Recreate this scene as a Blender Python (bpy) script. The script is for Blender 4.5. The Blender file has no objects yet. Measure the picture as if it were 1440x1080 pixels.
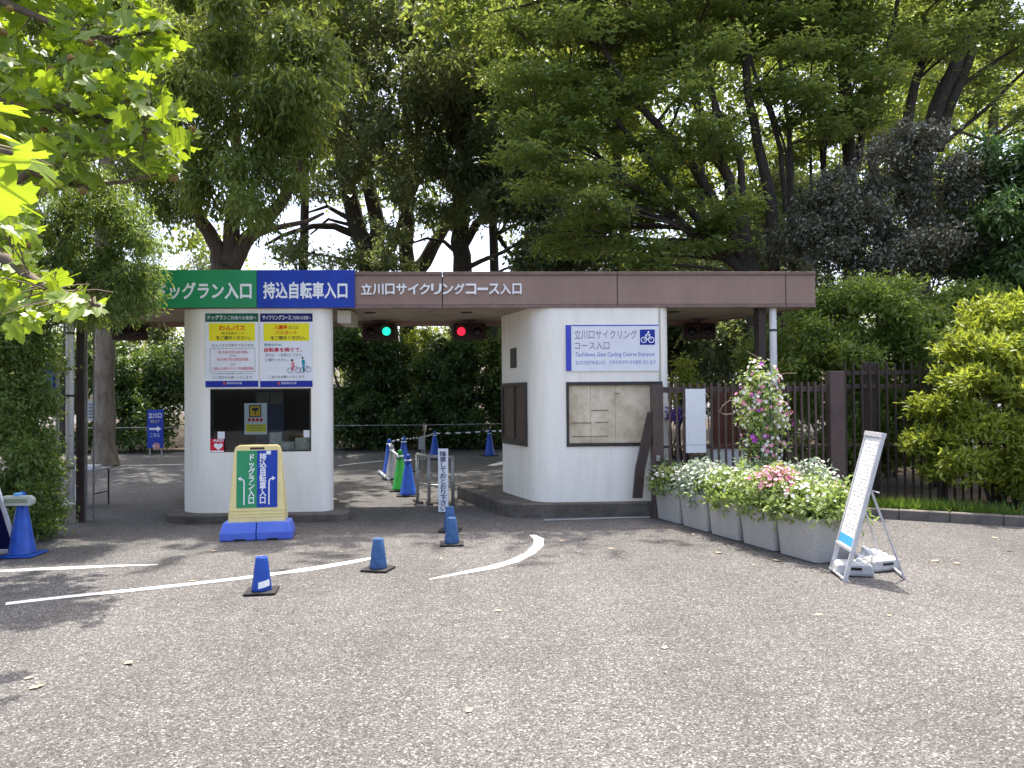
import bpy, bmesh, math, random
import numpy as np
from mathutils import Vector, Matrix
from mathutils.geometry import tessellate_polygon

SC = bpy.context.scene
COL = SC.collection
R = math.radians
random.seed(7)
RNG = np.random.default_rng(11)

# ------------------------------------------------------------------ camera
FPX, CAMH = 1090.0, 1.70
PITCH, ROLL = R(0.946), R(0.47)
fwd = Vector((0, math.cos(PITCH), math.sin(PITCH)))
up0 = Vector((0, -math.sin(PITCH), math.cos(PITCH)))
rx0 = Vector((1, 0, 0))
r_c = rx0 * math.cos(ROLL) - up0 * math.sin(ROLL)
u_c = rx0 * math.sin(ROLL) + up0 * math.cos(ROLL)
CAM = Vector((0, 0, CAMH))
cd = bpy.data.cameras.new('camera')
cam = bpy.data.objects.new('camera', cd)
COL.objects.link(cam)
cd.sensor_width = 36.0
cd.lens = FPX / 1440 * 36.0
cd.clip_end = 600
m3 = Matrix((r_c, u_c, -fwd)).transposed()
cam.matrix_world = Matrix.Translation(CAM) @ m3.to_4x4()
SC.camera = cam

# ------------------------------------------------------------------ light
SUN_EL, SUN_AZ = R(71.5), R(4)       # azimuth measured from +Y (behind the gate) towards +X
w = bpy.data.worlds.new('World')
SC.world = w
w.use_nodes = True
nt = w.node_tree
bg = nt.nodes['Background']
sky = nt.nodes.new('ShaderNodeTexSky')
sky.sky_type = 'NISHITA'
sky.sun_disc = False
sky.sun_elevation = SUN_EL
sky.sun_rotation = SUN_AZ
sky.air_density = 0.75
sky.dust_density = 5.0
sky.ozone_density = 0.6
nt.links.new(sky.outputs[0], bg.inputs[0])
bg.inputs[1].default_value = 0.15
sd = bpy.data.lights.new('sun', 'SUN')
sd.energy = 2.45
sd.angle = R(0.5)
sd.color = (1.0, 0.955, 0.885)
sun = bpy.data.objects.new('sun', sd)
COL.objects.link(sun)
to_sun = Vector((math.sin(SUN_AZ) * math.cos(SUN_EL), math.cos(SUN_AZ) * math.cos(SUN_EL), math.sin(SUN_EL)))
sun.rotation_euler = to_sun.to_track_quat('Z', 'Y').to_euler()
sun.location = (0, 20, 40)
vs = SC.view_settings
vs.view_transform = 'Standard'
vs.look = 'None'
vs.exposure = 1.82
vs.gamma = 1.0
vs.use_curve_mapping = False
SC.cycles.max_bounces = 7
SC.cycles.diffuse_bounces = 4
SC.cycles.transmission_bounces = 4
SC.cycles.glossy_bounces = 2


# ------------------------------------------------------------------ pixel helpers
def ray(px, py):
    return fwd + r_c * ((px - 720) / FPX) - u_c * ((py - 540) / FPX)


def at(px, py, Y):
    d = ray(px, py)
    return CAM + d * (Y / d.y)


def G(px, py, z=0.0):
    d = ray(px, py)
    return CAM + d * ((z - CAMH) / d.z)


ANG = R(2.75)
UV = Vector((math.cos(ANG), math.sin(ANG), 0))
NV = Vector((math.sin(ANG), -math.cos(ANG), 0))     # front normal of the gate
DV = Vector((-0.376, 1.0, 0))                        # the lanes run back at a slant
A0 = at(258, 722, 10.76)
A0.z = 0


def SZ(px, py, off=0.0):
    d = ray(px, py)
    o = A0 + NV * off
    t = (o - CAM).dot(NV) / d.dot(NV)
    p = CAM + d * t
    return (p - o).dot(UV), p.z


def Fp(s, z, off=0.0):
    p = A0 + UV * s + NV * off
    return Vector((p.x, p.y, z))


def SK(s, t, z):
    p = A0 + UV * s + DV * t
    return Vector((p.x, p.y, z))


# ------------------------------------------------------------------ materials
def lin(v):
    v /= 255.0
    return v / 12.92 if v <= 0.04045 else ((v + 0.055) / 1.055) ** 2.4


def C(r, g, b, k=1.0):
    return (lin(r) * k, lin(g) * k, lin(b) * k, 1)


MATS = {}


def M(name, c1, c2=None, scale=6.0, rough=0.6, spec=0.3, bump=0.0, bscale=60.0, metal=0.0, detail=6.0, lo=0.35, hi=0.7, stretch=None, emit=None):
    if name in MATS:
        return MATS[name]
    m = bpy.data.materials.new(name)
    m.use_nodes = True
    t = m.node_tree
    b = t.nodes['Principled BSDF']
    b.inputs['Base Color'].default_value = c1
    b.inputs['Roughness'].default_value = rough
    b.inputs['Specular IOR Level'].default_value = spec
    b.inputs['Metallic'].default_value = metal
    tc = t.nodes.new('ShaderNodeTexCoord')
    vec = tc.outputs['Object']
    if stretch:
        mp = t.nodes.new('ShaderNodeMapping')
        mp.inputs['Scale'].default_value = stretch
        t.links.new(vec, mp.inputs[0])
        vec = mp.outputs[0]
    if c2:
        n = t.nodes.new('ShaderNodeTexNoise')
        n.inputs['Scale'].default_value = scale
        n.inputs['Detail'].default_value = detail
        n.inputs['Roughness'].default_value = 0.65
        t.links.new(vec, n.inputs['Vector'])
        r = t.nodes.new('ShaderNodeValToRGB')
        r.color_ramp.elements[0].position = lo
        r.color_ramp.elements[1].position = hi
        r.color_ramp.elements[0].color = c1
        r.color_ramp.elements[1].color = c2
        t.links.new(n.outputs[0], r.inputs[0])
        t.links.new(r.outputs[0], b.inputs['Base Color'])
    if bump:
        n2 = t.nodes.new('ShaderNodeTexNoise')
        n2.inputs['Scale'].default_value = bscale
        n2.inputs['Detail'].default_value = 5
        t.links.new(tc.outputs['Object'], n2.inputs['Vector'])
        bp = t.nodes.new('ShaderNodeBump')
        bp.inputs['Strength'].default_value = bump
        bp.inputs['Distance'].default_value = 0.01
        t.links.new(n2.outputs[0], bp.inputs['Height'])
        t.links.new(bp.outputs[0], b.inputs['Normal'])
    if emit:
        b.inputs['Emission Color'].default_value = emit[0]
        b.inputs['Emission Strength'].default_value = emit[1]
    MATS[name] = m
    return m


def LM(name, c1, c2, tr, tmix=0.4, rough=0.42, spec=0.45, c3=None):
    """leaf: colour differs from leaf to leaf, light passes through"""
    if name in MATS:
        return MATS[name]
    m = bpy.data.materials.new(name)
    m.use_nodes = True
    t = m.node_tree
    b = t.nodes['Principled BSDF']
    out = t.nodes['Material Output']
    g = t.nodes.new('ShaderNodeNewGeometry')
    r = t.nodes.new('ShaderNodeValToRGB')
    r.color_ramp.elements[0].color = c1
    r.color_ramp.elements[1].color = c2
    r.color_ramp.elements[1].position = 0.93 if c3 else 1.0
    if c3:
        e = r.color_ramp.elements.new(0.985)
        e.color = c3
    t.links.new(g.outputs['Random Per Island'], r.inputs[0])
    t.links.new(r.outputs[0], b.inputs['Base Color'])
    b.inputs['Roughness'].default_value = rough
    b.inputs['Specular IOR Level'].default_value = spec
    tl = t.nodes.new('ShaderNodeBsdfTranslucent')
    mc = t.nodes.new('ShaderNodeMix')
    mc.data_type = 'RGBA'
    mc.inputs[0].default_value = 0.65
    t.links.new(r.outputs[0], mc.inputs[6])
    mc.inputs[7].default_value = tr
    t.links.new(mc.outputs[2], tl.inputs[0])
    mx = t.nodes.new('ShaderNodeMixShader')
    mx.inputs[0].default_value = tmix
    t.links.new(b.outputs[0], mx.inputs[1])
    t.links.new(tl.outputs[0], mx.inputs[2])
    t.links.new(mx.outputs[0], out.inputs[0])
    MATS[name] = m
    return m


def glass_mat():
    if 'glass' in MATS:
        return MATS['glass']
    m = bpy.data.materials.new('glass')
    m.use_nodes = True
    t = m.node_tree
    t.nodes.remove(t.nodes['Principled BSDF'])
    out = t.nodes['Material Output']
    tr = t.nodes.new('ShaderNodeBsdfTransparent')
    tr.inputs[0].default_value = (0.86, 0.9, 0.9, 1)
    gl = t.nodes.new('ShaderNodeBsdfGlossy')
    gl.inputs['Roughness'].default_value = 0.03
    fr = t.nodes.new('ShaderNodeFresnel')
    fr.inputs[0].default_value = 1.45
    mx = t.nodes.new('ShaderNodeMixShader')
    t.links.new(fr.outputs[0], mx.inputs[0])
    t.links.new(tr.outputs[0], mx.inputs[1])
    t.links.new(gl.outputs[0], mx.inputs[2])
    t.links.new(mx.outputs[0], out.inputs[0])
    MATS['glass'] = m
    return m


def asphalt_mat():
    m = bpy.data.materials.new('asphalt')
    m.use_nodes = True
    t = m.node_tree
    b = t.nodes['Principled BSDF']
    tc = t.nodes.new('ShaderNodeTexCoord')
    L = t.links.new

    def node(k, **kw):
        n = t.nodes.new(k)
        for a, v in kw.items():
            n.inputs[a].default_value = v
        L(tc.outputs['Object'], n.inputs['Vector'])
        return n
    v1 = node('ShaderNodeTexVoronoi', Scale=112.0)
    v2 = node('ShaderNodeTexVoronoi', Scale=75.0)
    bw1 = t.nodes.new('ShaderNodeSeparateColor')
    L(v1.outputs['Color'], bw1.inputs[0])
    bw2 = t.nodes.new('ShaderNodeSeparateColor')
    L(v2.outputs['Color'], bw2.inputs[0])
    ramp = t.nodes.new('ShaderNodeValToRGB')
    cr = ramp.color_ramp
    cr.elements[0].position = 0.0
    cr.elements[0].color = (0.026, 0.025, 0.024, 1)
    cr.elements[1].position = 1.0
    cr.elements[1].color = (0.43, 0.407, 0.382, 1)
    e = cr.elements.new(0.45)
    e.color = (0.086, 0.081, 0.076, 1)
    e = cr.elements.new(0.8)
    e.color = (0.152, 0.143, 0.134, 1)
    ad = t.nodes.new('ShaderNodeMath')
    ad.operation = 'MULTIPLY_ADD'
    L(bw1.outputs[0], ad.inputs[0])
    ad.inputs[1].default_value = 0.72
    mm = t.nodes.new('ShaderNodeMath')
    mm.operation = 'MULTIPLY'
    L(bw2.outputs[0], mm.inputs[0])
    mm.inputs[1].default_value = 0.28
    L(mm.outputs[0], ad.inputs[2])
    L(ad.outputs[0], ramp.inputs[0])
    # broad wear: patches, old repair lines, damp stains
    n1 = node('ShaderNodeTexNoise', Scale=0.42, Detail=6.0, Roughness=0.6)
    r1 = t.nodes.new('ShaderNodeMapRange')
    r1.inputs[1].default_value = 0.3
    r1.inputs[2].default_value = 0.72
    r1.inputs[3].default_value = 0.80
    r1.inputs[4].default_value = 1.18
    L(n1.outputs[0], r1.inputs[0])
    n2 = node('ShaderNodeTexNoise', Scale=7.0, Detail=5.0)
    r2 = t.nodes.new('ShaderNodeMapRange')
    r2.inputs[1].default_value = 0.3
    r2.inputs[2].default_value = 0.7
    r2.inputs[3].default_value = 0.92
    r2.inputs[4].default_value = 1.08
    L(n2.outputs[0], r2.inputs[0])
    # long faint wheel-worn streaks sweeping into the gate, and thin sealed joints
    mp = t.nodes.new('ShaderNodeMapping')
    mp.inputs['Rotation'].default_value = (0, 0, R(38))
    mp.inputs['Scale'].default_value = (1.5, 0.10, 1)
    L(tc.outputs['Object'], mp.inputs[0])
    n3 = t.nodes.new('ShaderNodeTexNoise')
    n3.inputs['Scale'].default_value = 1.0
    n3.inputs['Detail'].default_value = 4.0
    L(mp.outputs[0], n3.inputs['Vector'])
    r3 = t.nodes.new('ShaderNodeMapRange')
    r3.inputs[1].default_value = 0.35
    r3.inputs[2].default_value = 0.68
    r3.inputs[3].default_value = 0.93
    r3.inputs[4].default_value = 1.10
    L(n3.outputs[0], r3.inputs[0])
    vc = t.nodes.new('ShaderNodeTexVoronoi')
    vc.feature = 'DISTANCE_TO_EDGE'
    vc.inputs['Scale'].default_value = 0.22
    nd = node('ShaderNodeTexNoise', Scale=1.6, Detail=5.0)
    va = t.nodes.new('ShaderNodeVectorMath')
    va.operation = 'MULTIPLY_ADD'
    L(nd.outputs['Color'], va.inputs[0])
    va.inputs[1].default_value = (0.5, 0.5, 0)
    L(tc.outputs['Object'], va.inputs[2])
    L(va.outputs[0], vc.inputs['Vector'])
    r4 = t.nodes.new('ShaderNodeMapRange')
    r4.inputs[1].default_value = 0.0
    r4.inputs[2].default_value = 0.004
    r4.inputs[3].default_value = 0.78
    r4.inputs[4].default_value = 1.0
    L(vc.outputs['Distance'], r4.inputs[0])
    m34 = t.nodes.new('ShaderNodeMath')
    m34.operation = 'MULTIPLY'
    L(r3.outputs[0], m34.inputs[0])
    L(r4.outputs[0], m34.inputs[1])
    m5 = t.nodes.new('ShaderNodeMath')
    m5.operation = 'MULTIPLY'
    L(m34.outputs[0], m5.inputs[0])
    L(r1.outputs[0], m5.inputs[1])
    mu = t.nodes.new('ShaderNodeMath')
    mu.operation = 'MULTIPLY'
    L(m5.outputs[0], mu.inputs[0])
    L(r2.outputs[0], mu.inputs[1])
    sc = t.nodes.new('ShaderNodeVectorMath')
    sc.operation = 'SCALE'
    L(ramp.outputs[0], sc.inputs[0])
    L(mu.outputs[0], sc.inputs['Scale'])
    L(sc.outputs[0], b.inputs['Base Color'])
    b.inputs['Roughness'].default_value = 0.85
    b.inputs['Specular IOR Level'].default_value = 0.25
    bp = t.nodes.new('ShaderNodeBump')
    bp.inputs['Strength'].default_value = 0.55
    bp.inputs['Distance'].default_value = 0.006
    L(v1.outputs['Distance'], bp.inputs['Height'])
    bp.invert = True
    L(bp.outputs[0], b.inputs['Normal'])
    return m


# ------------------------------------------------------------------ mesh helpers
class MB:
    def __init__(s):
        s.v, s.f = [], []

    def add(s, vs, fs):
        o = len(s.v)
        s.v += [tuple(v) for v in vs]
        s.f += [tuple(i + o for i in f) for f in fs]
        return s

    def hexa(s, c):          # 8 corners: bottom 4 ccw, top 4 ccw
        return s.add(c, [(3, 2, 1, 0), (4, 5, 6, 7), (0, 1, 5, 4), (1, 2, 6, 5), (2, 3, 7, 6), (3, 0, 4, 7)])

    def box(s, x0, y0, z0, x1, y1, z1):
        return s.hexa([(x0, y0, z0), (x1, y0, z0), (x1, y1, z0), (x0, y1, z0), (x0, y0, z1), (x1, y0, z1), (x1, y1, z1), (x0, y1, z1)])

    def fbox(s, s0, z0, s1, z1, o0, o1):     # box on the gate's front plane, o0 < o1 offsets towards the viewer
        return s.hexa([Fp(s0, z0, o1), Fp(s1, z0, o1), Fp(s1, z0, o0), Fp(s0, z0, o0), Fp(s0, z1, o1), Fp(s1, z1, o1), Fp(s1, z1, o0), Fp(s0, z1, o0)])

    def sbox(s, s0, t0, z0, s1, t1, z1):     # skewed box of the building
        return s.hexa([SK(s0, t0, z0), SK(s1, t0, z0), SK(s1, t1, z0), SK(s0, t1, z0), SK(s0, t0, z1), SK(s1, t0, z1), SK(s1, t1, z1), SK(s0, t1, z1)])

    def tube(s, pts, rad, n=7, cap=True):
        pts = [Vector(p) for p in pts]
        if not isinstance(rad, (list, tuple)):
            rad = [rad] * len(pts)
        o = len(s.v)
        ref = None
        for i, p in enumerate(pts):
            a = pts[max(0, i - 1)]
            b = pts[min(len(pts) - 1, i + 1)]
            d = (b - a).normalized()
            if ref is None:
                ref = Vector((1, 0, 0)) if abs(d.x) < 0.8 else Vector((0, 1, 0))
            e1 = (ref - d * ref.dot(d)).normalized()
            e2 = d.cross(e1)
            ref = e1
            for k in range(n):
                an = 2 * math.pi * k / n
                s.v.append(tuple(p + (e1 * math.cos(an) + e2 * math.sin(an)) * rad[i]))
        for i in range(len(pts) - 1):
            for k in range(n):
                k2 = (k + 1) % n
                s.f.append((o + i * n + k, o + i * n + k2, o + (i + 1) * n + k2, o + (i + 1) * n + k))
        if cap:
            s.f.append(tuple(o + k for k in range(n))[::-1])
            s.f.append(tuple(o + (len(pts) - 1) * n + k for k in range(n)))
        return s

    def lathe(s, prof, n=24, c=(0, 0, 0)):
        o = len(s.v)
        for r, z in prof:
            for k in range(n):
                a = 2 * math.pi * k / n
                s.v.append((c[0] + r * math.cos(a), c[1] + r * math.sin(a), c[2] + z))
        for i in range(len(prof) - 1):
            for k in range(n):
                k2 = (k + 1) % n
                s.f.append((o + i * n + k, o + i * n + k2, o + (i + 1) * n + k2, o + (i + 1) * n + k))
        s.f.append(tuple(o + k for k in range(n))[::-1])
        s.f.append(tuple(o + (len(prof) - 1) * n + k for k in range(n)))
        return s

    def disc(s, s0, z0, rad, off, n=20):
        o = len(s.v)
        for k in range(n):
            a = 2 * math.pi * k / n
            s.v.append(tuple(Fp(s0 + rad * math.cos(a), z0 + rad * math.sin(a), off)))
        s.f.append(tuple(range(o, o + n)))
        return s

    def strip(s, pts, half, fn):             # flat stroke in a 2d plane, fn(x,y)->3d
        n = len(pts)
        o = len(s.v)
        for i in range(n):
            a = pts[max(0, i - 1)]
            b = pts[min(n - 1, i + 1)]
            dx, dy = b[0] - a[0], b[1] - a[1]
            l = math.hypot(dx, dy) or 1
            h = half[i] if isinstance(half, (list, tuple)) else half
            nx, ny = -dy / l * h, dx / l * h
            s.v.append(tuple(fn(pts[i][0] - nx, pts[i][1] - ny)))
            s.v.append(tuple(fn(pts[i][0] + nx, pts[i][1] + ny)))
        for i in range(n - 1):
            s.f.append((o + 2 * i, o + 2 * i + 2, o + 2 * i + 3, o + 2 * i + 1))
        return s


def mesh(name, mb):
    me = bpy.data.meshes.new(name)
    me.from_pydata(mb.v, [], mb.f)
    me.update()
    return me


def link(name, me, mat, parent=None, bevel=0.0, smooth=False):
    o = bpy.data.objects.new(name, me)
    COL.objects.link(o)
    if mat is not None and not me.materials:
        me.materials.append(mat)
    if smooth:
        me.polygons.foreach_set('use_smooth', [True] * len(me.polygons))
    if parent is not None:
        o.parent = parent
        if parent.parent is None and parent.type == 'EMPTY':
            o.matrix_parent_inverse = Matrix.LocRotScale(parent.location, parent.rotation_euler, parent.scale).inverted()
        elif parent.parent is not None or parent.type == 'MESH':
            # mesh parents keep identity in their own frame: share the same built-in coordinates
            o.matrix_parent_inverse = Matrix.Identity(4)
    if bevel:
        b = o.modifiers.new('bevel', 'BEVEL')
        b.width = bevel
        b.segments = 2
        b.limit_method = 'ANGLE'
        b.angle_limit = R(40)
    return o


def ob(name, mb, mat, parent=None, bevel=0.0, smooth=False):
    return link(name, mesh(name, mb), mat, parent, bevel, smooth)


def tag(o, label, cat, group=None):
    o['label'] = label
    o['category'] = cat
    if group:
        o['group'] = group
    return o


def thing(name, label, cat, loc=(0, 0, 0), group=None, rz=0.0):
    o = bpy.data.objects.new(name, None)
    o.empty_display_size = 0.2
    COL.objects.link(o)
    o.location = loc
    o.rotation_euler = (0, 0, rz)
    return tag(o, label, cat, group)


def struct(o):
    o['kind'] = 'structure'
    return o


def stuff(o):
    o['kind'] = 'stuff'
    return o


def dup(root, loc, rz=0.0, label=None, scale=None):
    r = root.copy()
    COL.objects.link(r)
    r.location = loc
    r.rotation_euler = (0, 0, rz)
    if scale:
        r.scale = (scale, scale, scale)
    if label:
        r['label'] = label
    for ch in list(root.children):
        c = ch.copy()
        COL.objects.link(c)
        c.parent = r
        c.matrix_parent_inverse = ch.matrix_parent_inverse.copy()
        for g in list(ch.children):
            d = g.copy()
            COL.objects.link(d)
            d.parent = c
            d.matrix_parent_inverse = g.matrix_parent_inverse.copy()
    return r


TXT = {}


def text_mesh(body, bold=0.0, line=1.0, extrude=0.0):
    k = (body, bold, line, extrude)
    if k in TXT:
        return TXT[k]
    c = bpy.data.curves.new('text', 'FONT')
    c.body = body
    c.offset = bold
    c.resolution_u = 2
    c.align_x = 'CENTER'
    c.space_line = line
    c.extrude = extrude
    o = bpy.data.objects.new('text', c)
    COL.objects.link(o)
    me = bpy.data.meshes.new_from_object(o.evaluated_get(bpy.context.evaluated_depsgraph_get()))
    v = np.array([x.co[:] for x in me.vertices], dtype=float).reshape(-1, 3)
    f = [tuple(p.vertices) for p in me.polygons]
    bpy.data.objects.remove(o)
    bpy.data.curves.remove(c)
    bpy.data.meshes.remove(me)
    TXT[k] = (v, f)
    return TXT[k]


def text_into(mb, body, x0, y0, x1, y1, fn, bold=0.0, line=1.0, extrude=0.0, depth=0.0, keep=False):
    """fit text in the 2d box; fn(x,y,h)->3d"""
    v, f = text_mesh(body, 0.0, line, extrude)
    if len(v) == 0:
        return mb
    if bold >= .012:
        w_, q_ = [], []
        sh = bold * 1.1
        for i_, (dx, dy) in enumerate(((0, 0), (sh, 0), (-sh, 0), (0, sh), (0, -sh), (sh * .7, sh * .7), (-sh * .7, -sh * .7))):
            u_ = v + np.array([dx, dy, 0])
            q_ += [tuple(k + len(v) * i_ for k in p) for p in f]
            w_.append(u_)
        nv = len(v)
        v, f = np.concatenate(w_), q_
    else:
        nv = len(v)
    a, b = v.min(0), v.max(0)
    sx = (x1 - x0) / max(b[0] - a[0], 1e-6)
    sy = (y1 - y0) / max(b[1] - a[1], 1e-6)
    ox = x0
    if keep:
        k = min(sx, sy)
        ox = (x0 + x1) / 2 - k * (b[0] - a[0]) / 2
        sx = k
        sy = min(sy, k)
    sz = depth / max(b[2] - a[2], 1e-6) if extrude else 0
    mb.add([fn(ox + (p[0] - a[0]) * sx, y0 + (p[1] - a[1]) * sy, (p[2] - a[2]) * sz + .0003 * (i_ // nv)) for i_, p in enumerate(v)], f)
    return mb


def fbox_px(mb, px0, py0, px1, py1, o0, o1):
    cx, cy = (px0 + px1) / 2, (py0 + py1) / 2
    mb.fbox(SZ(px0, cy)[0], SZ(cx, py1)[1], SZ(px1, cy)[0], SZ(cx, py0)[1], o0, o1)
    return mb


def ftext(mb, body, px0, py0, px1, py1, off, **kw):
    cx, cy = (px0 + px1) / 2, (py0 + py1) / 2
    return text_into(mb, body, SZ(px0, cy)[0], SZ(cx, py1)[1], SZ(px1, cy)[0], SZ(cx, py0)[1], lambda x, y, h: Fp(x, y, off + h), **kw)


# ------------------------------------------------------------------ foliage helpers
def unit(a):
    return a / np.maximum(np.linalg.norm(a, axis=1, keepdims=True), 1e-9)


def leaf_mesh(name, pos, dirs, nrm, L, W, fold=0.18):
    n = len(pos)
    side = unit(np.cross(dirs, nrm))
    nn = unit(np.cross(side, dirs))
    L = np.asarray(L).reshape(-1, 1)
    W = np.asarray(W).reshape(-1, 1)
    v = np.empty((n, 4, 3), dtype=np.float32)
    v[:, 0] = pos
    mid = pos + dirs * L * 0.45
    v[:, 1] = mid + side * W * 0.5 + nn * W * fold
    v[:, 2] = pos + dirs * L - nn * L * 0.12
    v[:, 3] = mid - side * W * 0.5 + nn * W * fold
    base = (np.arange(n) * 4)[:, None]
    tri = np.concatenate([base + np.array([[0, 1, 2]]), base + np.array([[0, 2, 3]])], axis=1).reshape(-1, 3).astype(np.int32)
    me = bpy.data.meshes.new(name)
    me.vertices.add(n * 4)
    me.vertices.foreach_set('co', v.reshape(-1))
    nt_ = len(tri)
    me.loops.add(nt_ * 3)
    me.loops.foreach_set('vertex_index', tri.reshape(-1))
    me.polygons.add(nt_)
    me.polygons.foreach_set('loop_start', np.arange(nt_, dtype=np.int32) * 3)
    me.update(calc_edges=True)
    return me


def twigs(blobs, rng, n_tw, per, tl, L, droop=0.25, flat=0.0, shell=0.45, asp=0.45, jit=0.35, lump=0.25):
    """blobs: (centre, (rx,ry,rz)). returns pos,dir,nrm,L,W"""
    B = np.array([list(c) + list(r) for c, r in blobs], dtype=float)
    wgt = (B[:, 3] * B[:, 4] + B[:, 3] * B[:, 5] + B[:, 4] * B[:, 5])
    wgt /= wgt.sum()
    idx = rng.choice(len(B), n_tw, p=wgt)
    d = unit(rng.normal(size=(n_tw, 3)))
    rad = rng.random((n_tw, 1)) ** shell * (1 + lump * rng.normal(size=(n_tw, 1)).clip(-1.5, 1.5))
    c = B[idx, :3] + d * B[idx, 3:6] * rad
    td = unit(d * 0.8 + rng.normal(size=(n_tw, 3)) * 0.6 + np.array([0, 0, -droop]))
    if flat:
        td[:, 2] *= (1 - flat)
        td = unit(td)
    N = n_tw * per
    k = np.tile((np.arange(per) + 0.5) / per, n_tw)[:, None]
    c = np.repeat(c, per, 0)
    tdr = np.repeat(td, per, 0)
    tlr = np.repeat(tl * (0.6 + 0.8 * rng.random((n_tw, 1))), per, 0)
    jj = rng.normal(size=(N, 3)) * jit * tl
    if flat:
        jj[:, 2] *= (1 - flat)
    pos = c + tdr * (k - 0.3) * tlr + jj * 0.5
    ld = tdr * 0.5 + rng.normal(size=(N, 3)) * 0.7 + np.array([0, 0, -droop])
    if flat:
        ld[:, 2] *= (1 - flat * 0.8)
    ld = unit(ld)
    nr = unit(rng.normal(size=(N, 3)) * (0.9 - 0.6 * flat) + np.array([0, 0, 0.9]))
    LL = L * (0.65 + 0.7 * rng.random(N))
    return pos, ld, nr, LL, LL * asp * (0.8 + 0.4 * rng.random(N))


def clump(blobs, k, f, seed):
    rr = random.Random(seed)
    out = []
    for c, r in blobs:
        for _ in range(k):
            d = Vector((rr.gauss(0, 1), rr.gauss(0, 1), rr.gauss(0, 1))).normalized() * rr.uniform(.45, .95)
            g = f * rr.uniform(.7, 1.3)
            out.append(((c[0] + d.x * r[0], c[1] + d.y * r[1], c[2] + d.z * r[2]), (r[0] * g, r[1] * g, r[2] * g)))
    return out


def blob(px, py, Y, rpx, zpx, ry):
    c = at(px, py, Y)
    k = Y / FPX
    return (tuple(c), (rpx * k, ry, zpx * k))


def region(x0, x1, y0, y1, Y0, Y1, n, rpx, zpx, ry, seed, gaps=()):
    rr = random.Random(seed)
    out = []
    tries = 0
    while len(out) < n and tries < n * 40:
        tries += 1
        x, y = rr.uniform(x0, x1), rr.uniform(y0, y1)
        if any((x - a) ** 2 / (ra + rpx * .5) ** 2 + (y - b) ** 2 / (rb + zpx * .5) ** 2 < 1 for a, b, ra, rb in gaps):
            continue
        s = rr.uniform(0.7, 1.25)
        out.append(blob(x, y, rr.uniform(Y0, Y1), rpx * s, zpx * s, ry * s))
    return out


def limb(mb, p0, p1, r0, r1, rr, n=5, wob=0.08, sag=0.0, sides=6):
    p0, p1 = Vector(p0), Vector(p1)
    ln = (p1 - p0).length
    pts, rad = [], []
    for i in range(n + 1):
        k = i / n
        p = p0.lerp(p1, k)
        a = math.sin(math.pi * k) * wob * ln
        p += Vector((rr.uniform(-1, 1) * a * .5, rr.uniform(-1, 1) * a * .5, a * 0.6 - sag * a))
        pts.append(p)
        rad.append(r0 + (r1 - r0) * k)
    mb.tube(pts, rad, sides, cap=False)
    return pts


def tree(name, label, trunks, blobs, leaf, mat, n_tw, per, bark, group=None, cat='tree', seed=1, limbs=True, tl=0.5, sub=3, ck=9, cf=.36, high=None, **kw):
    rr = random.Random(seed)
    rng = np.random.default_rng(seed)
    base = Vector(trunks[0][0][0])
    root = thing(name, label, cat, (base.x, base.y, 0), group)
    mb = MB()
    nodes = []
    for pts, r0, r1 in trunks:
        pts = [Vector(p) for p in pts]
        # smooth by subdivision
        fine = []
        for i in range(len(pts) - 1):
            for q in range(3):
                a = pts[i].lerp(pts[i + 1], q / 3)
                if q:
                    a += Vector((rr.uniform(-1, 1), rr.uniform(-1, 1), 0)) * r0 * 0.22
                fine.append(a)
        fine.append(pts[-1])
        nf = len(fine)
        rad = [r0 + (r1 - r0) * (i / (nf - 1)) for i in range(nf)]
        if pts[0].z < 0.1:
            rad[0] *= 1.35
        mb.tube(fine, rad, 9, cap=False)
        nodes += [(p, rad[i]) for i, p in enumerate(fine) if p.z > 1.8]
    if limbs:
        for c, r in blobs:
            c = Vector(c)
            below = [q for q in nodes if q[0].z < c.z - 0.1] or nodes
            p, pr = min(below, key=lambda q: (q[0] - c).length + abs(q[0].z - c.z) * 0.3)
            ln = (c - p).length
            b0 = min(pr * 0.6, 0.02 + ln * 0.016)
            pts = limb(mb, p, c, b0, 0.012, rr, 5, 0.06)
            for _ in range(sub):
                q = pts[rr.randint(2, 4)]
                e = c + Vector((rr.uniform(-1, 1) * r[0], rr.uniform(-1, 1) * r[1], rr.uniform(-.6, 1) * r[2])) * 0.85
                limb(mb, q, e, b0 * 0.4, 0.006, rr, 3, 0.08, sides=4)
    ob('trunk', mb, bark, root, smooth=True)
    L, asp = leaf
    data = twigs(clump(blobs, ck, cf, seed) if ck else blobs, rng, n_tw, per, tl, L, asp=asp, **kw)
    link('crown', leaf_mesh('crown', *data), mat, root)
    if high:  # extra coarse foliage high up, added to throw shade on the lanes
        x0, x1, y0, y1, z0, z1, nb_, rad = high
        hb_ = []
        for _ in range(nb_):
            hb_.append(((rr.uniform(x0, x1), rr.uniform(y0, y1), rr.uniform(z0, z1)), (rad, rad, rad * .55)))
        mb2 = MB()
        for c, r in hb_:
            p, pr = max(nodes, key=lambda q: q[0].z)
            limb(mb2, p, c, .06, .015, rr, 4, .08, sides=5)
        ob('shade_limb', mb2, bark, root, smooth=True)
        data = twigs(hb_, rng, nb_ * 95, 8, .6, L * 1.9, asp=.6, droop=.2)
        link('shade_crown', leaf_mesh('shade_crown', *data), mat, root)
    return root


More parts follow.
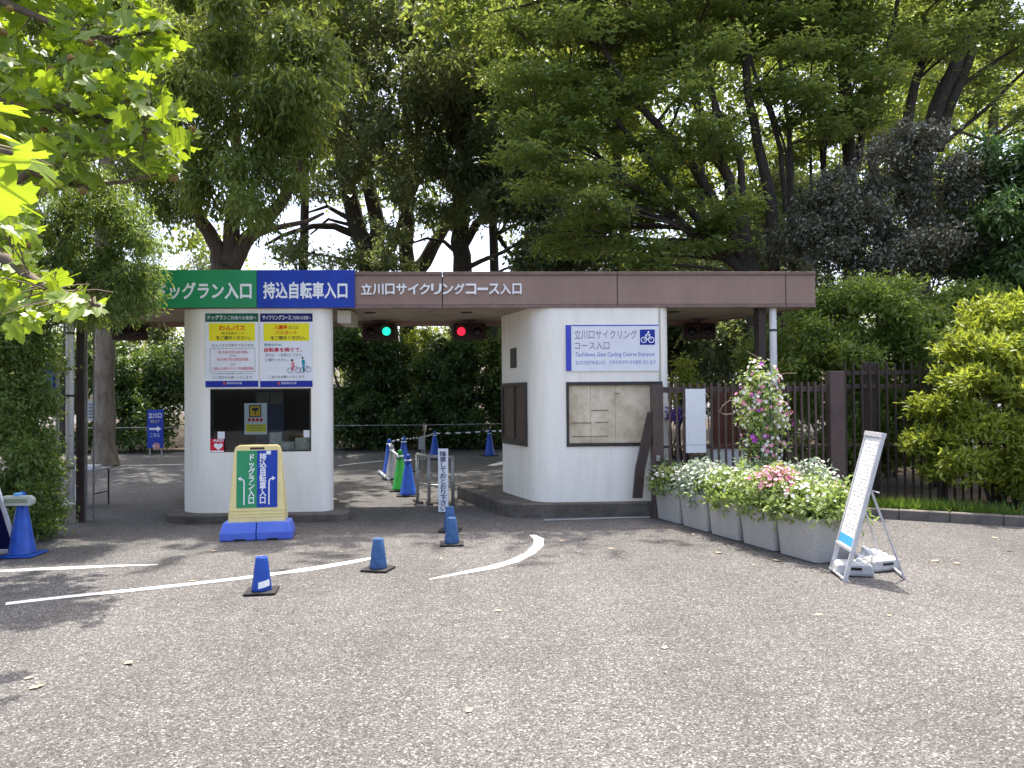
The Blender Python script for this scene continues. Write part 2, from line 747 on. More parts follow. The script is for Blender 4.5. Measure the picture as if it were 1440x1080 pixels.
def shrub(name, label, base, blobs, leaf, mat, n_tw, per, bark, stems=4, seed=1, group=None, cat='shrub', tl=0.25, ck=8, cf=.38, **kw):
    rr = random.Random(seed)
    base = Vector(base)
    root = thing(name, label, cat, (base.x, base.y, 0), group)
    mb = MB()
    for k in range(stems):
        b = base + Vector((rr.uniform(-.25, .25), rr.uniform(-.2, .2), 0))
        c, r = blobs[k % len(blobs)]
        limb(mb, b, Vector(c) + Vector((rr.uniform(-.3, .3) * r[0], 0, .2 * r[2])), 0.03, 0.01, rr, 5, 0.05, sides=5)
    ob('stem', mb, bark, root, smooth=True)
    rng = np.random.default_rng(seed)
    data = twigs(clump(blobs, ck, cf, seed) if ck else blobs, rng, n_tw, per, tl, leaf[0], asp=leaf[1], **kw)
    link('foliage', leaf_mesh('foliage', *data), mat, root)
    return root

# ================================================================== materials in use
m_asph = asphalt_mat()
m_line = M('road paint', C(236, 233, 226), C(120, 116, 110), 38, 0.7, 0.3, lo=0.5, hi=0.78)
m_soil = M('forest soil', (0.045, 0.035, 0.025, 1), (0.11, 0.085, 0.06, 1), 3, 0.95, 0.1, 0.5, 30)
m_kerb = M('kerb concrete', C(120, 114, 108), C(92, 88, 82), 5, 0.9, 0.2, 0.4, 80)
m_plinth = M('plinth concrete', C(112, 105, 97), C(78, 73, 67), 4, 0.9, 0.2, 0.4, 60)
m_wall = M('white painted wall', C(250, 243, 230), C(232, 224, 208), 2.2, 0.55, 0.3, 0.06, 40, lo=0.45, hi=0.85, stretch=(3, 3, .45))
m_wall2 = M('cream painted soffit trim', C(205, 198, 184), C(180, 172, 158), 3, 0.7, 0.2)
m_fas = M('mauve brown fascia metal', C(158, 131, 116), C(140, 115, 101), 2.0, 0.5, 0.3, stretch=(1.5, 1.5, .5), lo=.3, hi=.75)
m_fas2 = M('brown cap metal', C(138, 114, 104), C(112, 92, 84), 6, 0.5, 0.3)
m_fas3 = M('joint filler', C(70, 58, 54), None)
m_soff = M('soffit board', C(176, 164, 148), C(150, 138, 124), 2, 0.8, 0.2)
m_roofmat = M('roof felt', C(110, 106, 100), C(80, 77, 74), 3, 0.9)
m_brown = M('brown painted steel', C(92, 76, 70), C(78, 63, 58), 5, 0.5, 0.35)
m_dbrown = M('dark brown steel', C(70, 58, 54), C(55, 45, 42), 6, 0.5, 0.35)
m_frame = M('window frame bronze', C(66, 58, 54), C(50, 44, 42), 8, 0.45, 0.4)
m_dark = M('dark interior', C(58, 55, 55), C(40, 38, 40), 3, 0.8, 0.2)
m_dkwood = M('dark wood grain', C(96, 76, 62), C(62, 48, 40), 5, 0.5, 0.4, stretch=(6, 6, 0.7))
m_ply = M('weathered board', C(230, 216, 190), C(196, 176, 144), 3.0, 0.7, 0.2, lo=0.38, hi=0.62)
m_pipe = M('grey plastic pipe', C(232, 230, 228), C(212, 210, 206), 4, 0.45, 0.4)
m_steel = M('galvanised steel', C(176, 174, 168), C(140, 138, 134), 20, 0.4, 0.5, metal=0.4)
m_alu = M('aluminium frame', C(206, 206, 206), C(186, 186, 188), 12, 0.35, 0.5, metal=0.3)
m_white = M('white sheet', C(236, 236, 238), C(224, 224, 228), 3, 0.5, 0.3)
m_print = M('sign white print', C(240, 240, 240), None, rough=0.5)
m_green = M('green sign vinyl', C(44, 150, 96), C(36, 138, 88), 3, 0.4, 0.4)
m_blue = M('blue sign vinyl', C(24, 62, 170), C(20, 54, 156), 3, 0.4, 0.4)
m_navy = M('navy print', C(24, 26, 92), None, rough=0.5)
m_dgreen = M('dark green print', C(20, 92, 58), None, rough=0.5)
m_fblue = M('footer blue print', C(24, 46, 150), None, rough=0.5)
m_yel = M('yellow print', C(240, 226, 38), None, rough=0.5)
m_red = M('red print', C(206, 30, 60), None, rough=0.5)
m_orange = M('orange red print', C(222, 78, 24), None, rough=0.5)
m_black = M('black print', C(44, 42, 52), None, rough=0.5)
m_grey = M('grey print', C(112, 108, 128), None, rough=0.5)
m_teal = M('teal print', C(20, 140, 160), None, rough=0.5)
m_pblue = M('pale blue print', C(70, 160, 214), None, rough=0.5)
m_pink = M('pink print', C(232, 130, 150), None, rough=0.5)
m_skin = M('skin tone print', C(240, 200, 170), None, rough=0.5)
m_lilac = M('sign violet blue', C(74, 84, 190), C(66, 76, 182), 4, 0.45, 0.3)
m_cone = M('blue cone plastic', C(30, 78, 172), C(24, 62, 140), 11, 0.4, 0.4)
m_cone2 = M('faded blue cone plastic', C(64, 104, 152), C(50, 78, 118), 16, 0.5, 0.35)
m_coneg = M('green cone plastic', C(44, 150, 50), C(34, 130, 44), 9, 0.4, 0.4)
m_conew = M('grey cone plastic', C(168, 168, 164), C(140, 140, 138), 9, 0.5, 0.3)
m_rubber = M('black rubber', C(38, 36, 38), C(54, 50, 50), 20, 0.8, 0.3)
m_cream = M('cream plastic', C(240, 222, 158), C(226, 204, 136), 5, 0.45, 0.4)
m_base = M('blue plastic tank', C(92, 118, 212), C(76, 104, 200), 5, 0.35, 0.5)
m_conc = M('planter washed concrete', C(200, 195, 188), C(150, 145, 138), 90, 0.9, 0.2, 0.6, 160, detail=2, lo=0.3, hi=0.75)
m_bark = M('dark bark', (0.05, 0.04, 0.032, 1), (0.11, 0.09, 0.075, 1), 9, 0.9, 0.15, 0.8, 25, stretch=(3, 3, 0.6))
m_bark2 = M('plane bark', (0.15, 0.115, 0.085, 1), (0.30, 0.25, 0.19, 1), 5, 0.85, 0.15, 0.5, 20, stretch=(1.5, 1.5, 0.5))
m_bark3 = M('brown bark', (0.085, 0.06, 0.045, 1), (0.16, 0.12, 0.09, 1), 7, 0.9, 0.15, 0.7, 25, stretch=(3, 3, 0.6))
m_twig = M('twig brown', (0.10, 0.075, 0.05, 1), (0.16, 0.12, 0.08, 1), 10, 0.8)

l_plane = LM('plane leaf', (0.10, 0.18, 0.02, 1), (0.18, 0.27, 0.03, 1), (0.46, 0.60, 0.02, 1), 0.5, 0.36, 0.5)
l_hang = LM('hanging tree leaf', (0.08, 0.125, 0.03, 1), (0.20, 0.26, 0.07, 1), (0.48, 0.56, 0.08, 1), 0.46)
l_ever = LM('evergreen leaf', (0.065, 0.095, 0.042, 1), (0.17, 0.20, 0.095, 1), (0.40, 0.48, 0.11, 1), 0.4, 0.30, 0.8)
l_zelk = LM('zelkova leaf', (0.08, 0.13, 0.03, 1), (0.19, 0.25, 0.07, 1), (0.46, 0.56, 0.09, 1), 0.47, 0.42, 0.5, c3=(0.34, 0.20, 0.05, 1))
l_back = LM('far wood leaf', (0.08, 0.13, 0.025, 1), (0.22, 0.29, 0.06, 1), (0.58, 0.66, 0.08, 1), 0.48)
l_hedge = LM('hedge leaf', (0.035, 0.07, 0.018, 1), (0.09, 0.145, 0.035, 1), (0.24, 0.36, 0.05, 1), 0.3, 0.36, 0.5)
l_holly = LM('clipped hedge leaf', (0.09, 0.15, 0.03, 1), (0.22, 0.30, 0.07, 1), (0.48, 0.6, 0.08, 1), 0.42, 0.4, 0.45)
l_gold = LM('yellow green leaf', (0.16, 0.21, 0.025, 1), (0.33, 0.39, 0.06, 1), (0.55, 0.62, 0.06, 1), 0.4, 0.4, 0.45)
l_purple = LM('purple bronze leaf', (0.075, 0.082, 0.048, 1), (0.22, 0.225, 0.15, 1), (0.2, 0.16, 0.1, 1), 0.22, 0.28, 0.9)
l_deep = LM('deep green leaf', (0.055, 0.10, 0.03, 1), (0.12, 0.19, 0.05, 1), (0.12, 0.28, 0.06, 1), 0.3, 0.35, 0.55)
l_fine = LM('fine shrub leaf', (0.07, 0.125, 0.03, 1), (0.18, 0.25, 0.06, 1), (0.40, 0.52, 0.07, 1), 0.4, 0.38, 0.6)
l_bed = LM('flower foliage', (0.16, 0.24, 0.05, 1), (0.42, 0.48, 0.20, 1), (0.4, 0.55, 0.1, 1), 0.4)
l_silver = LM('silver foliage', (0.22, 0.29, 0.19, 1), (0.42, 0.48, 0.38, 1), (0.4, 0.5, 0.3, 1), 0.3)
l_grass = LM('grass blade', (0.08, 0.16, 0.02, 1), (0.18, 0.28, 0.05, 1), (0.3, 0.45, 0.05, 1), 0.35)
p_white = LM('white petal', (0.70, 0.68, 0.62, 1), (0.82, 0.80, 0.74, 1), (0.8, 0.8, 0.7, 1), 0.3)
p_pink = LM('pink petal', (0.70, 0.20, 0.32, 1), (0.80, 0.42, 0.50, 1), (0.8, 0.3, 0.4, 1), 0.3)
p_violet = LM('violet petal', (0.35, 0.06, 0.42, 1), (0.55, 0.12, 0.5, 1), (0.6, 0.1, 0.5, 1), 0.3)

# ================================================================== ground
g = MB()
g.add([(-150, -20, 0), (150, -20, 0), (150, 300, 0), (-150, 300, 0)], [(0, 1, 2, 3)])
struct(ob('ground', g, m_asph))
soil = MB()
e = [G(-400, 640, .02), G(130, 637, .02), G(260, 634, .02), G(480, 632, .02), G(720, 631, .02), G(900, 632, .02), G(1300, 640, .02)]
vs_, n_ = [], len(e)
for p in e:
    vs_.append((p.x, p.y, 0.03))
for p in e:
    vs_.append((p.x * 3, 290, 0.03))
soil.add(vs_, [(i, i + 1, n_ + i + 1, n_ + i) for i in range(n_ - 1)])
struct(ob('forest_floor', soil, m_soil))

# planting bed and kerb on the right
ka, kb = G(1196, 727), G(1452, 742)
kdir = (kb - ka).normalized()
kn = Vector((-kdir.y, kdir.x, 0))
bed = MB()
b0, b1 = ka + kn * .14, kb + kdir * 6 + kn * .14
bed.add([(b0.x, b0.y, .09), (b1.x, b1.y, .09), (b1.x + 2, b1.y + 14, .09), (b0.x - .6, b0.y + 14, .09)], [(0, 1, 2, 3)])
struct(ob('planting_bed', bed, m_soil))
kerb = struct(bpy.data.objects.new('kerb', None))
COL.objects.link(kerb)
kerb.location = ka
km = MB().box(0.004, 0, -0.05, 0.596, 0.14, 0.13)
kme = mesh('kerb_stone', km)
kme.materials.append(m_kerb)
for i in range(11):
    o = link('kerb_stone', kme, m_kerb, None, 0.012)
    o.parent = kerb
    o.location = kdir * (0.6 * i)
    o.location.z = random.uniform(-.004, .004)
    o.rotation_euler = (0, 0, math.atan2(kdir.y, kdir.x) + random.uniform(-.004, .004))


# painted lines on the asphalt
def marking(name, pts, widths, z=0.004):
    """pts: pixels on the ground, widths in metres"""
    gp = [G(*p) for p in pts]
    return struct(ob(name, MB().strip([(p.x, p.y) for p in gp], [q / 2 for q in widths], lambda x, y: (x, y, z)), m_line))


marking('lane_marking', [(8, 849.5), (90, 840), (180, 831), (260, 822.5), (330, 814.5), (385, 807.5), (440, 800), (490, 791.5), (526, 784.5)], [.10, .10, .10, .10, .10, .11, .14, .12, .07])
marking('lane_marking', [(-60, 808), (0, 803.5), (60, 800.5), (110, 798.5), (165, 796), (222, 794.5)], [.08, .09, .12, .13, .07, .02])
marking('lane_marking', [(604, 815), (650, 806), (690, 798.5), (722, 789.5), (745, 778.5), (757, 767), (758, 758), (748, 752.5)], [.02, .08, .13, .12, .11, .12, .12, .07])
marking('lane_marking', [(476, 655), (500, 652), (535, 648.5), (600, 645)], [.12, .12, .12, .12])
marking('lane_marking', [(100, 657), (180, 655), (258, 653)], [.12, .12, .12])
marking('lane_marking', [(690, 655), (705, 652), (716, 649)], [.2, .35, .35])

# ================================================================== canopy
ZS, ZT = 2.965, 3.475                 # soffit height, roof top
s_l = SZ(42, 400)[0]
s_r = SZ(1147, 405)[0]
TD = 2.15
can = thing('entrance_canopy', 'long flat brown entrance canopy spanning both white booths', 'canopy', tuple(SK((s_l + s_r) / 2, 1, 0)))
joints = [s_l, SZ(132, 405)[0], SZ(377, 405)[0], SZ(622, 405)[0], SZ(868, 405)[0], SZ(1105, 405)[0], s_r]
for i in range(6):
    pm = MB().fbox(joints[i] + .006, ZS + .045, joints[i + 1] - .006, ZT - .05, -.06, 0.0)
    ob('fascia_panel', pm, m_fas, can, 0.003)
    pm = MB().fbox(joints[i] + .004, ZT - .046, joints[i + 1] - .004, ZT, -.10, .022)
    ob('cap_strip', pm, m_fas2, can, 0.004)
    pm = MB().fbox(joints[i] + .004, ZS - .005, joints[i + 1] - .004, ZS + .041, -.08, .014)
    ob('drip_strip', pm, m_fas2, can, 0.003)
ob('roof_deck', MB().sbox(s_l + .02, .08, ZS + .10, s_r - .02, TD - .06, ZT - .06), m_roofmat, can)
ob('backing_strip', MB().fbox(s_l + .02, ZS + .03, s_r - .02, ZT - .06, -.11, -.062), m_fas3, can)
# soffit boards, laid between joints
for i in range(6):
    ob('soffit_board', MB().sbox(joints[i] + .008, .085, ZS + .02, joints[i + 1] - .008, TD - .08, ZS + .06), m_soff, can)
ob('side_fascia', MB().sbox(s_r - .06, .07, ZS, s_r + .002, TD, ZT - .004), m_fas, can, 0.004)
ob('side_fascia', MB().sbox(s_l - .002, .07, ZS, s_l + .06, TD, ZT - .004), m_fas, can, 0.004)
ob('rear_fascia', MB().sbox(s_l + .065, TD - .055, ZS - .06, s_r - .065, TD, ZT - .006), m_fas, can, 0.004)
# shallow light recesses under the soffit
for px in (535, 680, 990):
    s0 = SZ(px, 440)[0]
    c = SK(s0, .75, ZS + .012)
    ob('downlight', MB().lathe([(.07, 0), (.09, .0), (.09, .015), (.07, .015)], 18, tuple(c)), m_dark, can)
# columns and downpipes at both ends
for px, nm in ((1082.5, 'r'), (110, 'l')):
    s0 = SZ(px, 500)[0]
    ob('column', MB().sbox(s0 - .055, .14, 0, s0 + .055, .25, ZS + .02), m_dbrown, can, 0.006)
    s1 = SZ(1094.5 if nm == 'r' else 96.5, 500)[0]
    q = SK(s1, .10, 0)
    zb = .1 if nm == 'r' else .30
    dp = ob('downpipe', MB().tube([(q.x, q.y, zb), (q.x, q.y, ZS - .05), (q.x, q.y + .02, ZS + .04)], .052, 14), m_pipe, can, 0, True)
    for zz in (.75, 1.75, 2.62):
        ob('pipe_clamp', MB().lathe([(.056, 0), (.060, .0), (.060, .03), (.056, .03)], 14, (q.x, q.y, zz)), m_dbrown, dp)
    if nm == 'l':
        ob('pipe_elbow', MB().tube([(q.x, q.y, .30), (q.x - .03, q.y - .02, .22), (q.x - .12, q.y - .04, .17)], .06, 12), m_pipe, can, 0, True)
        for d in (.06, .16):
            ob('column', MB().sbox(s0 + d - .012, .3, 0, s0 + d + .012, .33, ZS), m_steel, can)

# raised letters on the brown fascia
ls = thing('fascia_lettering', 'raised white letters spelling the cycling course entrance on brown fascia', 'lettering', tuple(Fp(SZ(508, 414)[0], 2.98, .02)))
txt = '立川口サイクリングコース入口'
x0, x1 = SZ(507.5, 406)[0], SZ(735, 406)[0]
step = (x1 - x0) / len(txt)
zc = SZ(620, 406.8)[1]
for i, ch in enumerate(txt):
    mb = MB()
    cx = x0 + step * (i + .5)
    wd, hg = step * .46, step * .47
    if ch == 'ー':
        text_into(mb, ch, cx - wd, zc - .018, cx + wd, zc + .018, lambda x, y, h: Fp(x, y, .001 + h), bold=.03, extrude=.05, depth=.03)
    else:
        if ch == '口':
            wd *= .86
        text_into(mb, ch, cx - wd, zc - hg, cx + wd, zc + hg, lambda x, y, h: Fp(x, y, .001 + h), bold=.022, extrude=.05, depth=.03)
    ob('letter', mb, m_print, ls)


# coloured sign boards over the fascia
def fascia_sign(name, label, px0, px1, mat, body, tx0, tx1, ty0, ty1):
    t = thing(name, label, 'sign', tuple(Fp(SZ((px0 + px1) / 2, 405)[0], 2.95, .02)))
    ob('board', fbox_px(MB(), px0, 380.5, px1, 433.2, .024, .055), mat, t, 0.003)
    ob('lettering', ftext(MB(), body, tx0, ty0, tx1, ty1, .0575, bold=.03), m_print, t)
    return t


fascia_sign('fascia_sign', 'green sign board with white Japanese lettering on the canopy edge', 216, 362.3, m_green, 'ドッグラン入口', 223, 355.5, 397.5, 421.5)
fascia_sign('fascia_sign', 'blue sign board with white Japanese lettering on the canopy edge', 362.8, 499.5, m_blue, '持込自転車入口', 371.5, 489.5, 397, 421)


# ================================================================== booths
def loop(s0, s1, t0, t1, rf0, rf1, rb, win=None, seg=8):
    """footprint polyline ccw seen from above, starting on the front edge; returns list of (s,t)"""
    pts = []

    def arc(cs, ct, r, a0, a1):
        for k in range(seg + 1):
            a = R(a0 + (a1 - a0) * k / seg)
            pts.append((cs + r * math.cos(a), ct + r * math.sin(a)))
    arc(s0 + rf0, t0 + rf0, rf0, 180, 270)
    if win:
        pts.append((win[0], t0))
        pts.append((win[1], t0))
    arc(s1 - rf1, t0 + rf1, rf1, 270, 360)
    arc(s1 - rb, t1 - rb, rb, 0, 90)
    arc(s0 + rb, t1 - rb, rb, 90, 180)
    return pts


def booth(label, px0, px1, zb, depth, rf0, rf1, wpx, side=False):
    s0, s1 = SZ(px0, 600)[0], SZ(px1, 600)[0]
    wx = (wpx[0] + wpx[2]) / 2
    w0, w1 = SZ(wpx[0], 590)[0], SZ(wpx[2], 590)[0]
    zl, zh = SZ(wx, wpx[3])[1], SZ(wx, wpx[1])[1]
    T0 = .005
    root = thing('ticket_booth', label, 'booth', tuple(SK((s0 + s1) / 2, depth / 2, 0)))
    pts = loop(s0, s1, T0, depth, rf0, rf1, .12, (w0, w1))
    zz = [zb, zl, zh, ZS + .015]
    mb = MB()
    n = len(pts)
    for z in zz:
        for a, b in pts:
            mb.v.append(tuple(SK(a, b, z)))
    wi = pts.index((w0, T0))
    for k in range(3):
        for i in range(n):
            if k == 1 and i == wi:
                continue
            j = (i + 1) % n
            mb.f.append((k * n + i, k * n + j, (k + 1) * n + j, (k + 1) * n + i))
    wl = ob('wall', mb, m_wall, root)
    # smooth only across the rounded corners
    for p in wl.data.polygons:
        p.use_smooth = True
    wl.data.set_sharp_from_angle(angle=R(30)) if hasattr(wl.data, 'set_sharp_from_angle') else None
    rv = MB()
    d = .12
    F = lambda s, t, z: SK(s, T0 + t, z)
    rv.add([F(w0, 0, zl), F(w1, 0, zl), F(w1, d, zl), F(w0, d, zl)], [(0, 1, 2, 3)])
    rv.add([F(w0, 0, zh), F(w0, d, zh), F(w1, d, zh), F(w1, 0, zh)], [(0, 1, 2, 3)])
    rv.add([F(w0, 0, zl), F(w0, d, zl), F(w0, d, zh), F(w0, 0, zh)], [(0, 1, 2, 3)])
    rv.add([F(w1, 0, zl), F(w1, 0, zh), F(w1, d, zh), F(w1, d, zl)], [(0, 1, 2, 3)])
    ob('window_reveal', rv, m_wall, root)
    return root, s0, s1, w0, w1, zl, zh


def plinth(root, s0, s1, t0, t1, z, r):
    pts = loop(s0, s1, t0, t1, r, r, .1, None, 6)
    n = len(pts)
    mb = MB()
    for zz in (-.02, z - .02):
        mb.v += [tuple(SK(a, b, zz)) for a, b in pts]
    cs, ct = (s0 + s1) / 2, (t0 + t1) / 2
    mb.v += [tuple(SK(cs + (a - cs) * .985, ct + (b - ct) * .975, z)) for a, b in pts]
    for k in range(2):
        mb.f += [(k * n + i, k * n + (i + 1) % n, (k + 1) * n + (i + 1) % n, (k + 1) * n + i) for i in range(n)]
    mb.f.append(tuple(2 * n + i for i in range(n)))
    ob('plinth', mb, m_plinth, root)


bl, s0, s1, w0, w1, zl, zh = booth('white rounded ticket booth carrying the two tall notice posters', 258, 472.5, .12, 1.5, .3, .26, (295.5, 546.5, 438, 636))
plinth(bl, s0 - .24, s1 + .22, -.17, 1.9, .12, .3)
ob('roof_connector', MB().fbox(SZ(471, 440)[0], ZS - .19, SZ(490, 440)[0], ZS - .008, -.9, -.2), m_wall2, bl, 0.004)
# window of the left booth: frame, two sliding panes, dark room behind
d = .07
fr = MB()
for a in ((w0, zl, w1, zl + .022), (w0, zh - .02, w1, zh), (w0, zl + .024, w0 + .018, zh - .022), (w1 - .018, zl + .024, w1, zh - .022)):
    fr.sbox(a[0], d, a[1], a[2], d + .03, a[3])
wf = ob('window_frame', fr, m_frame, bl)
ob('pane', MB().sbox(w0 + .02, d + .012, zl + .024, w1 - .02, d + .018, zh - .022), glass_mat(), wf)
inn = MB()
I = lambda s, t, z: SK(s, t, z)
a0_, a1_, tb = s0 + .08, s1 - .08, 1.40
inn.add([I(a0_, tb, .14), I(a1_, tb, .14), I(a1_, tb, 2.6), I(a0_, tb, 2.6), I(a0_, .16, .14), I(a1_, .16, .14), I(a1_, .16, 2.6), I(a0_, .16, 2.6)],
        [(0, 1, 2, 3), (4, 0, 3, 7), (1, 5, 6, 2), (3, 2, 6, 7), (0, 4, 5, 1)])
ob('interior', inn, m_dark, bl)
ob('counter', MB().sbox(w0 - .05, .16, zl - .06, w1 + .05, .62, zl - .02), m_dbrown, bl)
# things standing or hanging behind that window
t = thing('cupboard', 'grey blue cupboard inside the booth behind the hanging notice', 'cupboard', tuple(SK(SZ(368, 590)[0], 1.2, .14)))
sc_ = SZ(366, 590)[0]
ob('carcass', MB().sbox(sc_ - .02, 1.15, .14, sc_ + .42, 1.38, 1.95), M('blue grey steel', C(84, 92, 130), C(70, 78, 112), 4, .5), t)
for k in range(2):
    ob('drawer', MB().sbox(sc_ + .0 + k * .21, 1.13, 1.62, sc_ + .19 + k * .21, 1.148, 1.80), M('pale drawer', C(150, 158, 150), None), t)
t = thing('counter_shelf', 'low brown tray on the counter under the hanging notice', 'tray', tuple(SK(SZ(350, 620)[0], .3, zl - .02)))
ob('tray', MB().sbox(SZ(338, 620)[0], .24, zl - .02, SZ(376, 620)[0], .44, zl + .11), m_dkwood, t, .004)
ob('lip', MB().sbox(SZ(338, 620)[0], .225, zl - .02, SZ(376, 620)[0], .238, zl + .03), m_dbrown, t)
t = thing('window_notice', 'white and yellow notice with a tree symbol hanging in the booth window', 'notice', tuple(SK(SZ(359, 590)[0], .2, 1.2)))


def ipx(mb, a, b, c_, d_, o0, o1):       # pixel box just behind the window, off negative = inwards
    cx, cy = (a + c_) / 2, (b + d_) / 2
    mb.fbox(SZ(a, cy, o1)[0], SZ(cx, d_, o1)[1], SZ(c_, cy, o1)[0], SZ(cx, b, o1)[1], o0, o1)
    return mb


ob('board', ipx(MB(), 343.5, 567, 375.5, 611, -.165, -.16), m_white, t, .002)
ob('symbol_ground', ipx(MB(), 350, 569.5, 367.5, 586.5, -.1595, -.158), m_black, t)
ob('symbol', ipx(MB(), 351.5, 571, 366, 585, -.1575, -.156), M('amber print', C(226, 178, 40), None), t)
ob('symbol_tree', ipx(ipx(MB(), 354.5, 573.5, 363.5, 577.5, -.1555, -.154), 358.2, 577.5, 359.8, 583, -.1555, -.154), m_black, t)
rb = MB()
for k in range(4):
    ipx(rb, 348.5 + k * 5.6, 588, 352.7 + k * 5.6, 592.6, -.1595, -.158)
ob('red_print', rb, m_red, t)
ob('yellow_field', ipx(MB(), 346, 596.5, 374, 607.5, -.1595, -.158), m_yel, t)
gb = MB()
for k in range(3):
    ipx(gb, 349 + k, 598.3 + 3 * k, 371 - k, 599.1 + 3 * k, -.1575, -.156)
ob('grey_print', gb, m_grey, t)
t = thing('leaflet_rack', 'clear rack of pale leaflets on the counter at the window corner', 'leaflet rack', tuple(SK(SZ(410, 620)[0], .25, zl - .02)))
for (a, b, c_, d_) in ((379, 608, 396, 634), (391.5, 621, 413.5, 634.5), (415, 615.5, 437, 634.5)):
    ob('leaflet_stack', ipx(MB(), a, b, c_, d_, -.20, -.17), M('leaflet paper', C(196, 194, 190), C(160, 158, 156), 30, .6), t, .002)
for px, py, lab in ((311, 612, 'small white card stuck inside the booth window above the red sticker'), (432, 610, 'small white card stuck inside the booth window above the leaflets')):
    tag(ob('window_card', ipx(MB(), px - 5, py - 5, px + 5, py + 5, -.075, -.072), m_white), lab, 'card')
t = thing('sticker', 'red heart sticker with white letters in the booth window corner', 'sticker', tuple(Fp(w0, zl, 0)))
ob('sheet', ipx(MB(), 295.8, 617, 314.8, 635.6, -.058, -.055), m_red, t)
hm = MB()
ftext(hm, 'AED', 297.5, 617.8, 313, 621.6, -.053, bold=.02)
ob('lettering', hm, m_print, t)
hs, hz = SZ(305.3, 628)
hp = []
for k in range(28):
    a = 2 * math.pi * k / 28
    hp.append((16 * math.sin(a) ** 3 / 16, (13 * math.cos(a) - 5 * math.cos(2 * a) - 2 * math.cos(3 * a) - math.cos(4 * a)) / 16))
hm = MB()
hm.add([Fp(hs + x * .062, hz + y * .058, -.053) for x, y in hp], [tuple(range(28))[::-1]])
ob('heart', hm, m_print, t)
ob('white_strip', ipx(MB(), 296, 633.8, 314.6, 635.5, -.0545, -.053), m_print, t)


# posters on the left booth
def poster(label, px0, px1, head_mat, head, tilt):
    t = thing('notice_poster', label, 'poster', tuple(Fp(SZ((px0 + px1) / 2, 490)[0], 1.72, .01)))
    ob('sheet', fbox_px(MB(), px0, 440.5, px1, 544.5, .003, .009), m_white, t, .001)
    hd = ob('header', fbox_px(MB(), px0 + .3, 440.8, px1 - .3, 452.6, .0092, .0105), head_mat, t)
    ob('header_lettering', ftext(MB(), head[0], px0 + 3.5, 443.2, px0 + 3.5 + head[2], 450, .012, bold=.02), m_print, hd)
    ob('header_lettering', ftext(MB(), head[1], px0 + 4.5 + head[2], 444.2, px1 - 3, 449.8, .012, bold=.01), m_print, hd)
    ob('yellow_field', fbox_px(MB(), px0 + 5, 454.5, px1 - 5, 479.5, .0092, .0105), m_yel, t)
    ft = ob('footer', fbox_px(MB(), px0 + .3, 535.5, px1 - .3, 544.3, .0092, .0105), m_fblue, t)
    mb = MB()
    ftext(mb, '国営昭和記念公園', (px0 + px1) / 2 - 7, 537, (px0 + px1) / 2 + 14, 540.3, .012, bold=.01)
    ob('footer_lettering', mb, m_print, ft)
    lg = SZ((px0 + px1) / 2 - 10.5, 539.5)
    ob('logo', MB().disc(lg[0], lg[1], .018, .0118, 12), m_orange, ft)
    return t


t = poster('notice poster with dark green header and red outlined text box on the booth', 289, 363.8, m_dgreen, ('ドッグラン', 'ご利用のお客様へ', 27), 0)
ob('orange_lettering', ftext(MB(), 'わんパス', 308, 457.5, 345, 464.8, .012, bold=.03), m_orange, t)
ob('black_lettering', ftext(MB(), '（電子登録カード）', 311, 467, 344, 470.6, .012, bold=.01), m_black, t)
ob('black_lettering', ftext(MB(), 'をご提示ください。', 304.5, 472.3, 352, 477.6, .012, bold=.015), m_black, t)
ob('black_lettering', ftext(MB(), 'わんパスをお持ちでない方は', 298.5, 483.3, 357, 487.8, .012, bold=.005), m_black, t)
ob('black_lettering', ftext(MB(), 'または', 323, 498.8, 333, 501.4, .012), m_black, t)
ob('black_lettering', ftext(MB(), '及び', 325, 511, 331.5, 513.8, .012), m_black, t)
ob('black_lettering', ftext(MB(), '※１年以内の証明書をお持ちください', 299, 524.5, 357, 526.6, .012), m_black, t)
ob('black_lettering', ftext(MB(), 'のご提示をお願いいたします。', 300, 528.8, 356, 532.8, .012, bold=.008), m_black, t)
ob('red_lettering', ftext(MB(), '「狂犬病予防注射済票」', 306, 493, 349, 497.4, .012, bold=.01), m_red, t)
ob('red_lettering', ftext(MB(), '「狂犬病予防注射証明書」', 304.5, 503.2, 351, 507.6, .012, bold=.01), m_red, t)
ob('red_lettering', ftext(MB(), '「１歳以上の混合ワクチン予防接種証明書」', 298, 516, 357, 520.4, .012, bold=.01), m_red, t)
mb = MB()
for a in ((295.5, 489.8, 359, 490.3), (295.5, 522.6, 359, 523.1), (295.5, 490.3, 296, 522.6), (358.5, 490.3, 359, 522.6)):
    fbox_px(mb, *a, .0092, .0105)
ob('text_frame', mb, m_grey, t)

t = poster('notice poster with navy header and little cyclist drawing on the booth', 365.8, 440, m_navy, ('サイクリングコース', 'ご利用のお客様へ', 40), 0)
ob('orange_lettering', ftext(MB(), '入園券', 386, 457, 404.5, 463.4, .012, bold=.03), m_orange, t)
ob('orange_lettering', ftext(MB(), 'パスポート', 387, 465, 418, 470.4, .012, bold=.02), m_orange, t)
ob('black_lettering', ftext(MB(), 'または', 406.5, 458, 420, 462.8, .012, bold=.01), m_black, t)
ob('black_lettering', ftext(MB(), 'をご提示ください。', 381, 472.3, 430, 477.6, .012, bold=.015), m_black, t)
ob('black_lettering', ftext(MB(), 'または、一旦停止してから', 374, 497, 424, 501.4, .012, bold=.005), m_black, t)
ob('black_lettering', ftext(MB(), 'ご通行ください。', 373, 504, 406, 508.4, .012, bold=.005), m_black, t)
ob('black_lettering', ftext(MB(), 'ご協力をお願いいたします。', 378.5, 527.8, 430, 532, .012, bold=.008), m_black, t)
